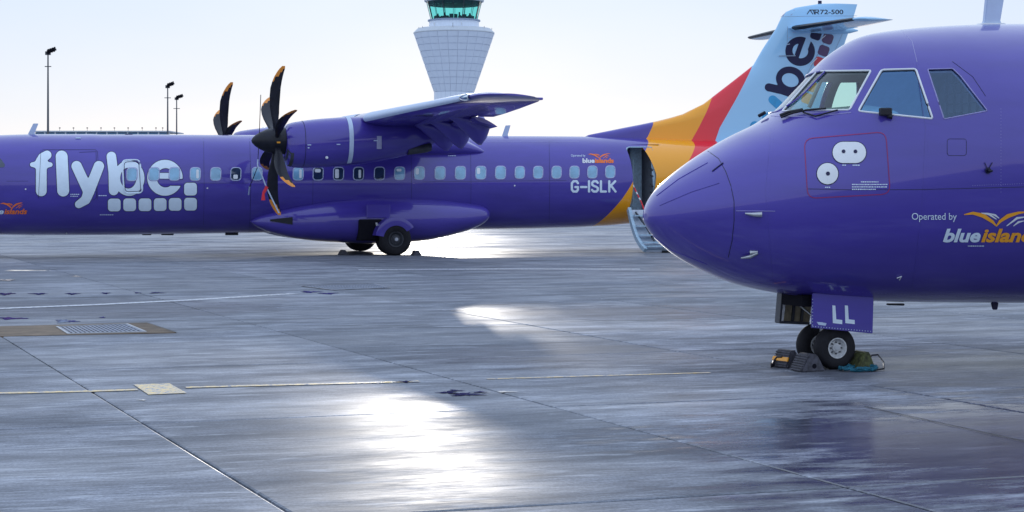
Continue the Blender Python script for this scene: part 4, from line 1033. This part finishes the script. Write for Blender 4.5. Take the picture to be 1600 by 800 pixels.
# (lateral, leading edge x, chord, z)
WS = [(0, -1.80, 2.62, 3.86), (4.9, -1.80, 2.62, 3.86), (8.7, -1.56, 2.10, 3.97), (13.0, -1.26, 1.62, 4.09), (13.3, -1.20, 1.5, 4.10), (13.5, -1.0, 1.2, 4.11), (13.58, -.7, .75, 4.11)]
def wsec(L):
    return [float(np.interp(abs(L), [w[0] for w in WS], [w[i] for w in WS])) for i in (1, 2, 3)]
FLAPS = ((.0, 3.3), (4.85, 9.05))
def inc(L): return float(np.interp(abs(L), [0, 4.9, 9.5, 12, 13.5], [.045, .06, .11, .09, .06]))
for sg in (-1, 1):
    Ls = [0, 1, 2, 3.29, 3.31, 4.84, 4.86, 6, 7.4, 9.04, 9.06, 10, 11.5, 13.0, 13.3, 13.45, 13.58]; rings = []
    for L in Ls:
        x0, c_, z_ = wsec(L); fl = any(a <= L <= b for a, b in FLAPS); tcf = 1. if L < 12 else (1 - (L - 12) * .25)
        tipf = 1 if L < 13.2 else .6
        rings.append([(x0 + c_ * (min(x, .80) if fl else x), sg * L, z_ + c_ * z * .95 * tcf * tipf - c_ * x * inc(L)) for x, z in AF])
    V, Fc = loft(rings)
    w = mk('wing', V, Fc, M['purple'], FA, smooth=40.0)
    # pale de-icing boot round the outboard leading edge
    boots = [(4.7, 12.15)] + ([(1.35, 3.45)])
    for a, b in boots:
        rings = []
        for i in range(13):
            L = a + (b - a) * i / 12; x0, c_, z_ = wsec(L); tcf = 1. if L < 12 else (1 - (L - 12) * .25)
            ring = [(x, z) for x, z in AF if x < .12]; ring = sorted([q for q in ring if q[1] > .01], key=lambda q: -q[0]) + sorted([q for q in ring if q[1] <= .01], key=lambda q: q[0])
            ring = [q for q in ring if not (q[1] <= .01 and q[0] > .035)]
            rings.append([(x0 + c_ * (x - .004), sg * L, z_ + c_ * z * .97 * tcf - c_ * x * inc(L) + (.004 if z > 0 else -.004)) for x, z in ring])
        V, Fc = loft(rings, cap=False, closed=False); mk('deicing_boot', V, Fc, M['le'], w, smooth=60.0)
    # landing light at the outboard leading edge
    x0, c_, z_ = wsec(12.5)
    V, Fc = loft([[(x0 + c_ * (x - .012), sg * L, z_ + c_ * z * .93 - .005) for x, z in [(.05, .045), (.02, .03), (0, .002), (.02, -.022), (.06, -.045)]] for L in (12.22, 12.4, 12.6, 12.78)], cap=False, closed=False)
    lp = mk('landing_light', V, Fc, M['pane'], w, smooth=60.0)
    Q = [(x0 + c_ * (.06 * (1 - abs(math.cos(a))**.5 * .0) if False else .05 * abs(math.sin(a))**2 - .02), sg * (12.5 + .32 * math.cos(a)), z_ + .07 * math.sin(a)) for a in [2 * math.pi * i / 20 for i in range(21)]]
    tube('lens_rim', Q, .017, M['white'], lp)
    # flaps, drooped, and their hinge fairings
    for a, b in FLAPS:
        rings = []
        for i in range(7):
            L = a + .03 + (b - a - .06) * i / 6; x0, c_, z_ = wsec(L); h0 = (x0 + c_ * .77, z_ - .07 - c_ * .8 * inc(L)); fc = c_ * .31; rot = R(20)
            ring = []
            for x, z in airfoil(8, .17, .02):
                u, v = x * fc, z * fc; ring.append((h0[0] + u * math.cos(rot) + v * math.sin(rot), sg * L, h0[1] - u * math.sin(rot) + v * math.cos(rot)))
            rings.append(ring)
        V, Fc = loft(rings); mk('flap', V, Fc, M['purple'], FA, smooth=40.0)
    for L, ln in ((8.15, .95), (6.25, 1.), (4.75, 1.02), (2.6, 1.05)):
        x0, c_, z_ = wsec(L); s0 = x0 + c_ * .54; rings = []
        for f, bt_, wd in ((0, -.18, .03), (.16, -.30, .18), (.38, -.54, .30), (.58, -.76, .34), (.72, -.88, .33), (.80, -.89, .30), (.91, -.72, .24), (1, -.46, .10)):
            tp_ = -.10 if f < .9 else -.3; md, hh = (tp_ + bt_) / 2, (tp_ - bt_) / 2
            rings.append([(s0 + f * 1.2 * ln, sg * L + wd * math.cos(q) * (1 + .45 * math.sin(q)), z_ + md + hh * math.sin(q)) for q in [2 * math.pi * j / 16 for j in range(16)]])
        V, Fc = loft(rings); mk('flap_fairing', V, Fc, M['purple'], FA, smooth=50.0)
    x0, c_, z_ = wsec(12.6); boxo('aileron_horn', (x0 + c_ - .02, sg * 12.6, z_ - .02), (.42, .35, .06), M['purple'], w, bev=.02)
    # nacelle
    ns = smooth_st([(-3.86, 3.58, 2.78, .45), (-3.78, 3.70, 2.56, .56), (-3.4, 3.79, 2.50, .62), (-2.86, 3.86, 2.51, .66), (-1.8, 3.93, 2.60, .66), (-.68, 3.95, 2.80, .58), (-.1, 3.9, 2.96, .46), (.4, 3.85, 3.2, .34), (.9, 3.80, 3.45, .2), (1.15, 3.74, 3.62, .06)], 40)
    nc = pod('nacelle', [(a, b, c, 1 * d) for a, b, c, d in ns], 4.05, 1.0, M['purple'], FA, 40, .88, sg)
    rows_ = [r for r in ns]
    def nsec(x): return [float(np.interp(x, [r[0] for r in ns], [r[i] for r in ns])) for i in (1, 2, 3)]
    def nring(x0, x1, mat, nm, off, a0=0, a1=360):
        rg = []
        for i in range(3):
            x = x0 + (x1 - x0) * i / 2; zt_, zb_, h_ = nsec(x); rg.append([(x, sg * (4.05 + (h_ + off) * math.copysign(abs(math.cos(q))**.88, math.cos(q))), (zt_ + zb_) / 2 + ((zt_ - zb_) / 2 + off) * math.copysign(abs(math.sin(q))**.88, math.sin(q))) for q in [R(a0 + (a1 - a0) * j / 40) for j in range(41)]])
        V, Fc = loft(rg, cap=False, closed=False); return mk(nm, V, Fc, mat, nc, smooth=60.0)
    nring(-2.19, -2.07, M['le'], 'pale_band', .006, -62, 90); nring(-3.40, -3.385, M['navy'], 'cowl_seam', .004, -90, 95)
    nring(-3.865, -3.70, M['darkmetal'], 'intake_lip', .005, -90, -20)
    zt_, zb_, h_ = nsec(-.4); V, Fc = lathe([(-.45, .12), (.02, .13), (.22, .11)], 20, 'x'); mk('exhaust', [(x, sg * (4.05 + .30) + y, 2.98 + z + (x + .5) * .15) for x, y, z in V], Fc, M['darkmetal'], nc, smooth=50.0)
    if sg == -1:
        zt_, zb_, h_ = nsec(-2.8)
        V, Fc = lathe([(-4.05 - h_ - .012, .001), (-4.05 - h_ - .012, .035), (-4.05 - h_ + .02, .04)], 14, 'y'); mk('cowl_port', [(x - 2.82, y, z + 2.78) for x, y, z in V], Fc, M['white'], nc)
        for px_, pz_, l_ in ((-3.3, 3.12, .1), (-3.32, 3.04, .05), (-2.5, 3.14, .1), (-1.45, 3.25, .12)):
            boxo('latch', (px_, -4.05 - nsec(px_)[2] * 1.0 - .0, pz_), (l_, .02, .025), M['le'], nc)
        boxo('placard', (-1.35, -4.05 - nsec(-1.35)[2] * .985, 3.2), (.14, .03, .36), M['lav'], nc, bev=.01)
# wing to fuselage fairing
wfs = smooth_st([(-3.4, 3.50, 3.30, .15), (-2.8, 3.72, 3.1, .62), (-2.0, 3.98, 2.9, .9), (-.5, 4.02, 2.78, 1), (.8, 3.95, 2.76, 1), (1.6, 3.74, 2.78, .96), (2.3, 3.45, 2.84, .88), (2.75, 3.2, 2.90, .8), (2.9, 3.08, 2.98, .7)], 30)
pod('wing_root_fairing', wfs, 0, 1.42, M['purple'], FA, 48, .8, 1)

# propellers
def blade_data(Rb=2.05):
    af = airfoil(8, 1, 0); rings = []; ids = []
    rs = [.30, .38, .46, .58, .75, .95, 1.2, 1.45, 1.62, 1.76, 1.88, 1.97, 2.03, 2.05]
    for r in rs:
        ch = np.interp(r, [.3, .46, .75, 1.1, 1.5, 1.8, 1.97, 2.05], [.14, .17, .25, .30, .29, .225, .155, .08])
        th = np.interp(r, [.3, .46, .75, 1.5, 2.05], [.14, .12, .055, .03, .012]); sw = np.interp(r, [.3, .6, 1.0, 1.4, 1.7, 1.9, 2.05], [0, -.03, -.07, -.065, 0.0, .085, .17])
        tw = R(np.interp(r, [.3, .6, 1.2, 2.05], [62, 72, 84, 92]))
        ring = []
        for x, z in af:
            u = (x - .42) * ch; v = z * th / 1.0 * .9
            # chord mostly fore and aft (feathered); v is out of the chord line
            xx = u * math.sin(tw) + v * math.cos(tw); yy = u * math.cos(tw) - v * math.sin(tw)
            ring.append((xx + sw, yy, r))
        rings.append(ring)
    V, Fc = loft(rings); n = len(af); mids = []
    for f in Fc:
        if len(f) > 4: mids.append(0); continue
        i, j = f[0] // n, f[0] % n; xa_ = af[j][0]
        lim = np.interp(rs[i], [1.5, 1.62, 1.76, 1.97], [0, .18, .55, 1.01]); mids.append(1 if (rs[i] >= 1.6 and xa_ < lim) else 0)
    return V, Fc, mids
BV, BF, BM_ = blade_data()
bl_me = None
for sg in (-1, 1):
    hz = 3.24
    pr = bpy.data.objects.new('propeller', None); COL.objects.link(pr); pr.parent = FA; pr.location = (-4.11, sg * 4.05, hz)
    V, Fc = lathe([(-.66, .004), (-.63, .07), (-.55, .15), (-.42, .235), (-.25, .31), (-.05, .36), (.15, .375), (.33, .36)], 40, 'x'); mk('spinner', V, Fc, M['black'], pr, smooth=40.0)
    for k_ in range(6):
        ph0 = R(8 + 60 * k_)
        if bl_me is None:
            b_ = mk('blade', BV, BF, [M['black'], M['bladeorange']], pr, smooth=50.0, mids=BM_); bl_me = b_.data
        else:
            b_ = bpy.data.objects.new('blade', bl_me); COL.objects.link(b_); b_.parent = pr
        b_.rotation_euler = (ph0, 0, 0)          # turns about the shaft: top blade leans towards the camera side
        if sg == -1:
            pass
    for k_ in range(6):
        q = R(8 + 60 * k_ + 30); rr_ = .372
        boxo('hub_mark', (.02, -math.sin(q) * rr_, math.cos(q) * rr_), (.09, .045, .012), M['orange'], pr, rot=Matrix.Rotation(q, 3, 'X'))

# fin, rudder seam, tailplane
LE = [FAR.pl(*p) for p in ((908, 213), (962, 202), (1021, 190.5), (1063, 180), (1100, 162), (1114, 151), (1145, 127), (1177, 102), (1192, 76), (1213, 44), (1221, 27), (1228, 18.7), (1243, 12), (1279, 6), (1300, 5.4))]
TE = [FAR.pl(*p) for p in ((1262, 250), (1272, 215), (1320, 66), (1330, 38), (1339, 7.5), (1339.5, 5.6))]
lez = np.array([z for x, z in LE]); lex = np.array([x for x, z in LE]); tez = np.array([z for x, z in TE]); tex = np.array([x for x, z in TE])
for i in range(1, len(lez)): lez[i] = max(lez[i], lez[i-1] + .002)
def finy(x, z):
    a = np.interp(z, lez, lex); b = np.interp(z, tez, tex); T = np.interp(z, [3.4, 5, 8], [.20, .17, .10])
    f = np.clip((x - a) / .9, 0, 1); g = np.clip((b - x) / 2.0, 0, 1); return T * np.sqrt(np.clip(f * (2 - f), 0, 1)) * g**.85 + .012
zs = np.unique(np.concatenate([[3.15], np.linspace(3.5, 5.2, 16), np.linspace(5.2, 7.5, 14), lez[-6:], [tez[-1]]])); zs = zs[zs <= lez[-1]]
FinT = M['livery']; rings = []
for z in zs:
    a = float(np.interp(z, lez, lex)); b = float(np.interp(z, tez, tex)); m = 34; xsn = [a + (b - a) * (i / m)**1.6 for i in range(m + 1)]
    rings.append([(x, -float(finy(x, z)), z) for x in xsn] + [(x, float(finy(x, z)), z) for x in xsn[::-1]])
V, Fc = loft(rings); fin = mk('fin', V, Fc, FinT, FA, smooth=50.0)
def findec(name, V, Fc, off, mat, parent=None):
    V = np.asarray(V, float); L = np.full(len(V), .12)
    for _ in range(6):
        Q = np.array([FAR.pl(p[0], p[1], l) for p, l in zip(V, L)]); L = finy(Q[:, 0], Q[:, 1])
    e = .01; N = np.stack([-(finy(Q[:, 0]+e, Q[:, 1]) - finy(Q[:, 0]-e, Q[:, 1])) / (2*e), -np.ones(len(V)), -(finy(Q[:, 0], Q[:, 1]+e) - finy(Q[:, 0], Q[:, 1]-e)) / (2*e)], -1)
    N /= np.linalg.norm(N, axis=1, keepdims=True)
    return mk(name, np.stack([Q[:, 0], -L - off, Q[:, 1]], -1), Fc, mat, parent or fin, smooth=True, normals=N)
# the same wordmark running up the fin
ang = math.atan2(43.5, 15.5); sc = 46.5 / 187. ; bx_, by_ = 1234.5, 124.0
def finmap(V): 
    o = []
    for x, y in V:
        u, v = (x - 672) * sc, (y - 326) * sc; o.append((bx_ + u * math.cos(ang) + v * math.sin(ang), by_ - u * math.sin(ang) + v * math.cos(ang)))
    return o
for k_, mt in (('f', 'cyan'), ('l', 'cyan'), ('y', 'cyan'), ('b', 'navy'), ('e', 'navy'), ('dot', 'navy')):
    fn, bb = LB[k_]; V, Fc = sdf2(fn, *bb, 5); findec('lettering', finmap(V), Fc, .006 if k_ != 'b' else .008, M[mt])
for c_, mt in zip(DOT2[::-1], ('plum', 'plum', 'red', 'red', 'orange', 'orange')):
    V, Fc = sdf2(dots([c_]), c_[0] - 40, c_[1] - 40, c_[0] + 40, c_[1] + 40, 6); findec('lettering', finmap(V), Fc, .006, M[mt])
def Zf(x, y): return (1100 + x / 3.636, y / 3.636)
def fline(pts, w, mat, name, off=.005):
    V, Fc = [], []
    pts = dense(pts, 8)
    for i, p in enumerate(pts):
        a, b = pts[max(i-1, 0)], pts[min(i+1, len(pts)-1)]; t = Vector((b[0]-a[0], b[1]-a[1])).normalized(); V += [(p[0]-t.y*w/2, p[1]+t.x*w/2), (p[0]+t.y*w/2, p[1]-t.x*w/2)]
        if i: Fc.append((2*i-2, 2*i-1, 2*i+1, 2*i))
    findec(name, V, Fc, off, mat)
fline([Zf(735, 140), Zf(640, 320), Zf(575, 440), Zf(480, 600)], .8, M['bluewall'], 'rudder_seam')
fline([Zf(435, 95), Zf(600, 92), Zf(868, 90)], .6, M['bluewall'], 'panel_seam'); fline([Zf(800, 160), Zf(760, 250), Zf(700, 380)], .6, M['bluewall'], 'tab_seam')
fline([Zf(475, 150), Zf(470, 300)], .6, M['bluewall'], 'panel_seam')
findec('antenna_patch', [Zf(440, 92), Zf(462, 72), Zf(516, 55), Zf(498, 86)], [(0, 1, 2, 3)], .006, M['lav'])
fline([Zf(422, 319), Zf(517, 317)], 1.6, M['bluewall'], 'hinge_arm', .05)
for a in ((478, 215), (468, 254), (500, 186)): fline([Zf(*a), Zf(a[0] + 18, a[1] - 4)], 1.0, M['le'], 'small_fitting', .02)
for a in ((640, 330, 600, 370), (690, 200, 660, 225)): fline([Zf(a[2], a[3]), Zf(a[0], a[1])], 1.2, M['white'], 'hinge_arm', .03)
# model designation on the fin tip in drawn characters
V, Fc = text2('72-500', *Zf(660, 55), *Zf(791, 81), .012, 0); findec('designation', V, Fc, .006, M['blackmk'])
atr = [[Zf(586, 80), Zf(602, 56), Zf(618, 80)], [Zf(607, 57), Zf(636, 57)], [Zf(621, 57), Zf(628, 80)], [Zf(632, 80), Zf(630, 57), Zf(650, 57), Zf(651, 68), Zf(636, 69), Zf(652, 80)]]
V, Fc = sdf2(strokes(atr, .62), 1259, 13, 1281, 24, .4); findec('designation', V, Fc, .006, M['blackmk'])
tx0, tz0 = FAR.pl(1231, 38, .1)
tz0 = 7.12
for sg in (-1, 1):
    rings = []
    for L, dx_, ch in ((0.02, 0, 2.1), (.5, .05, 2.0), (2.2, .22, 1.7), (3.65, .38, 1.35), (3.85, .48, 1.2), (3.93, .68, .8)):
        rings.append([(tx0 + dx_ + x * ch, sg * L, tz0 + z * ch) for x, z in airfoil(12, .11 if L < 3.9 else .05, 0)])
    V, Fc = loft(rings); tp = mk('tailplane', V, Fc, M['livery'], FA, smooth=40.0)
    V, Fc = loft([[(tx0 + dx_ + x * ch - .006, sg * L, tz0 + z * ch * 1.05) for x, z in sorted([q for q in airfoil(12, .11, 0) if q[0] < .1 and q[1] > 0], key=lambda q: -q[0]) + sorted([q for q in airfoil(12, .11, 0) if q[0] < .1 and q[1] <= 0], key=lambda q: q[0])] for L, dx_, ch in ((.3, .03, 2.04), (2.2, .22, 1.7), (3.65, .38, 1.35))], cap=False, closed=False)
    mk('deicing_boot', V, Fc, M['black'], tp, smooth=60.0)
V, Fc = lathe([(-.05, .01), (.1, .10), (.5, .16), (1.6, .17), (2.3, .10), (2.6, .02)], 16, 'x'); mk('tailplane_fairing', [(x + tx0 - .0, y, z + tz0) for x, y, z in V], Fc, M['livery'], FA, smooth=50.0)
bm = bmesh.new(); fx_, fz_ = FAR.pl(1281, 4.5); box(bm, (fx_, 0, fz_), (.12, .05, .14), bev=.01); bm_obj('beacon', bm, M['navy'], FA)

# strap holding the near propeller, with its red streamer
def fw(px, py, L): x, z = FAR.pl(px, py, L); return FAR.world(x, -L, z)
t0 = fw(406, 262, 4.1)
tie = thing('propeller_tie', 'thin strap with a bright red streamer hanging from the propeller blades of the far airliner', 'strap', t0, 0)
def tl(pts): return [tuple(np.array(fw(*p)) - np.array(t0)) for p in pts]
tube('upper_line', tl([(407.5, 148, 4.2), (405.5, 200, 4.1), (403, 250, 4.1)]), .010, M['black'], tie)
tube('webbing', tl([(403, 249, 4.1), (402.5, 258, 4.1), (406, 266, 4.1), (416, 292, 4.15), (436, 333, 4.2)]), .019, M['le'], tie)
tube('branch_line', tl([(402, 262, 4.0), (395, 280, 3.0), (390, 292, 1.8)]), .012, M['black'], tie)
tube('clip', tl([(390, 292, 1.8), (388.5, 304, 1.5)]), .02, M['le'], tie)
Q = tl([(415, 290, 4.2), (419, 293, 4.2), (413, 303, 4.25), (414, 313, 4.25), (408, 313, 4.25), (410, 300, 4.25)])
V = [tuple(q) for q in Q] + [(a + .006, b + .02, c) for a, b, c in Q]; mk('streamer', V, [(0, 1, 2, 5), (5, 2, 3, 4), (6, 11, 8, 7), (11, 10, 9, 8), (0, 6, 7, 1), (3, 9, 10, 4)], M['strap'], tie)
for px_, lab in ((536, 'small dark chock ahead of the wheels under the far airliner'), (650, 'small dark chock behind the wheels under the far airliner')):
    Lc = 1.2 if px_ == 536 else 2.25
    x, z = FAR.pl(px_, 397, Lc); p = FAR.world(x, -Lc, 0); chock('chock', lab, (p[0], p[1], 0), .35, .26, .15, M['chock'], TH, ribs=False, group='chocks at the far main wheels')

# ------------------------------------------------------------------ control tower
TD = 430.; ts = FL / TD; TX = (709.5 - 800) / ts
def tz(y): return CAMH + (YH - y) / ts
tower = thing('control_tower', 'pale blue grey flared control tower with teal glazed cab rising behind the propeller wing', 'control tower', (TX, TD, 0))
NS = 24
def ringz(z, r, n=NS): return [(r * math.cos(2*math.pi*(j+.5)/n), r * math.sin(2*math.pi*(j+.5)/n), z) for j in range(n)]
def lz(name, prof, mat, n=NS, parent=tower, smooth=False): V, Fc = loft([ringz(z, r, n) for z, r in prof]); return mk(name, V, Fc, mat, parent, smooth)
rs_, rc0, rc1 = 31.6 / ts, 31.8 / ts, 63.3 / ts
lz('shaft', [(0, rs_ - .1), (tz(144), rs_ - .1)], M['joint'])
lz('cone', [(tz(144), rc0 - .17), (tz(53), rc1 - .17)], M['joint'])
def panel_ring(z0, z1, r0, r1, gap=.05):
    me = None
    hw0, hw1 = math.pi / NS - gap / r0 / 2, math.pi / NS - gap / r1 / 2
    for j in range(NS):
        if me is None:
            V = []
            for dr in (0, -.14):
                for z, r, h in ((z0 + gap, r0, hw0), (z1 - gap, r1, hw1)):
                    V += [((r + dr) * math.cos(-h), (r + dr) * math.sin(-h), z), ((r + dr) * math.cos(h), (r + dr) * math.sin(h), z)]
            Fc = [(0, 1, 3, 2), (4, 6, 7, 5), (0, 2, 6, 4), (1, 5, 7, 3), (2, 3, 7, 6), (0, 4, 5, 1)]
            o = mk('panel', V, Fc, M['towerpanel'], tower); me = o.data
        else:
            o = bpy.data.objects.new('panel', me); COL.objects.link(o); o.parent = tower
        o.rotation_euler = (0, 0, 2 * math.pi * j / NS)
ny = [144, 132.5, 122.5, 112.5, 101.5, 91, 81.5, 71.5, 61.5, 53]
for a, b in zip(ny[:-1], ny[1:]):
    f0, f1 = (144 - a) / 91, (144 - b) / 91; panel_ring(tz(a), tz(b), rc0 + (rc1 - rc0) * f0, rc0 + (rc1 - rc0) * f1)
panel_ring(tz(160), tz(144), rs_, rs_); panel_ring(tz(176), tz(160), rs_, rs_)
lz('gallery_roof', [(tz(53), rc1 + .05), (tz(51.5), rc1 + .05), (tz(45), 57 / ts), (tz(44.6), 38 / ts)], M['fascia'])
lz('drum', [(tz(45), 39.2 / ts), (tz(33.5), 39.2 / ts)], M['towerpanel'])
lz('sill', [(tz(33.5), 41.3 / ts), (tz(31.5), 41.3 / ts)], M['bluewall'])
NC = 16; r0, r1 = 36.2 / ts, 43.2 / ts; z0, z1 = tz(31.5), tz(3.2)
cg = []
for j in range(NC):
    a0, a1 = 2*math.pi*j/NC, 2*math.pi*(j+1)/NC
    V = [(r0*math.cos(a0), r0*math.sin(a0), z0), (r0*math.cos(a1), r0*math.sin(a1), z0), (r1*math.cos(a1), r1*math.sin(a1), z1), (r1*math.cos(a0), r1*math.sin(a0), z1)]
    pn = mk('window', V, [(0, 1, 2, 3)], M['tealglass'], tower)
    tube('mullion', [V[0], V[3]], .10 if j % 2 else .05, M['towerdark'], pn, 6)
lz('cab_floor', [(z0 - .02, r0 * .98), (z0 + .05, r0 * .98)], M['towerdark'])
lz('cab_ceiling', [(tz(8.5), r1 * .95), (z1, r1 * .985)], M['towerdark'])
bm = bmesh.new(); rd = random.Random(5)
for j in range(26):
    a = 2*math.pi*j/26; h = rd.uniform(.55, 1.15); box(bm, (r0*.80*math.cos(a), r0*.80*math.sin(a), z0 + h/2), (.75, .75, h), rot=Matrix.Rotation(a, 3, 'Z'))
    if j % 4 == 1: box(bm, (r0*.7*math.cos(a), r0*.7*math.sin(a), z0 + .75), (.35, .5, 1.5))
bm_obj('consoles', bm, M['towerdark'], tower)
lz('roof', [(z1, r1 + .12), (z1 + .05, 46.5 / ts), (z1 + .75, 47.5 / ts), (z1 + 1.1, 44 / ts), (z1 + 1.5, 20 / ts)], M['fascia'])
tube('mast', [(0, 0, z1 + 1.4), (0, 0, z1 + 6)], .12, M['mast'], tower)
for j in range(20):
    a = 2*math.pi*j/20; q = 59 / ts
    if j % 3 == 0: tube('aerial', [(q*math.cos(a), q*math.sin(a), tz(46.5)), (q*math.cos(a), q*math.sin(a), tz(44) + (.5 if j % 2 else .05))], .05, M['mast'], tower, 5)
for px_, w_, h_ in ((680, 2.2, 5), (722, 1.2, 4)):
    x = (px_ - 709.5) / ts; y = -math.sqrt((39.4 / ts)**2 - x * x) - .05; boxo('wall_light', (x, y, tz(40)), (w_ / ts * 1., .1, h_ / ts), M['white'], tower)

# ------------------------------------------------------------------ floodlight masts
def mast(px, ytop, H, label):
    D = (H - CAMH) * FL / (YH - ytop); s = FL / D; X = (px - 800) / s
    t = thing('floodlight_mast', label, 'floodlight mast', (X, D, 0), 0, 'floodlight masts behind the apron')
    tube('pole', [(0, 0, 0), (0, 0, H * .5), (0, 0, H - .8)], [.22, .16, .10], M['mast'], t, 12)
    boxo('cap', (.0, 0, H - .7), (.7, .5, .5), M['darkmetal'], t)
    ln = 13 / s if px < 100 else 10.5 / s
    tube('arm', [(-.2, 0, H - .6), (ln, 0, H - .15)], .14, M['darkmetal'], t)
    for k_ in range(4):
        f = (k_ + .3) / 4; boxo('floodlight', (ln * f, -.3, H - .5 + .40 * f), (ln * .2, .7, .55), M['dark'], t, rot=Matrix.Rotation(R(25), 3, 'X'), bev=.05)
    boxo('bracket', (0, 0, H - 2.6), (10 / s, .12, .12), M['darkmetal'], t)
mast(75, 75.5, 22, 'tallest dark floodlight mast standing alone at the far left')
mast(262, 129, 20, 'slim floodlight mast at the right end of the low roof, taller of the close pair')
mast(276, 148.5, 20, 'shorter right hand mast of the close pair of floodlight masts')

# ------------------------------------------------------------------ low terminal roof seen above the far fuselage
BD = 400.; bs = FL / BD
bx0, bx1 = (54 - 800) / bs, (264 - 800) / bs; bt = CAMH + (YH - 204.3) / bs
tb = thing('terminal_building', 'low terminal building whose blue glazed roof band shows above the far airliner', 'building', ((bx0 + bx1) / 2, BD + 8, 0))
wB = bx1 - bx0
boxo('wall', (0, 0, (bt - 2.) / 2), (wB, 16, bt - 2.), M['bluewall'], tb)
boxo('roof', (0, 0, bt - .12), (wB + .6, 16.8, .24), M['fascia'], tb); boxo('parapet', (0, .1, bt - 1.9), (wB + .2, 16.2, .3), M['fascia'], tb)
n = 13
for i in range(n):
    x = -wB/2 + wB * (i + .5) / n; wv = boxo('window', (x, -7.9, bt - 1.0), (wB / n * .86, .12, 1.35), M['bluedark'], tb)
    boxo('mullion', (x + wB / n / 2, -7.95, bt - 1.), (.3, .2, 1.5), M['fascia'], tb)
    for lv in (2.2, 6.2): boxo('window', (x, -8.02, lv + .8), (wB / n * .7, .1, 2.0), M['bluedark'], tb)
for px_ in (92.5, 114, 135.5, 157, 178, 199.5, 221.5, 243, 253.5):
    x = (px_ - 800) / bs - (bx0 + bx1) / 2; tube('rooftop_light', [(x, -7.5, bt), (x, -7.5, bt + .5)], .04, M['mast'], tb, 5); boxo('lamp_head', (x, -7.5, bt + .62), (.28, .28, .22), M['darkmetal'], tb)
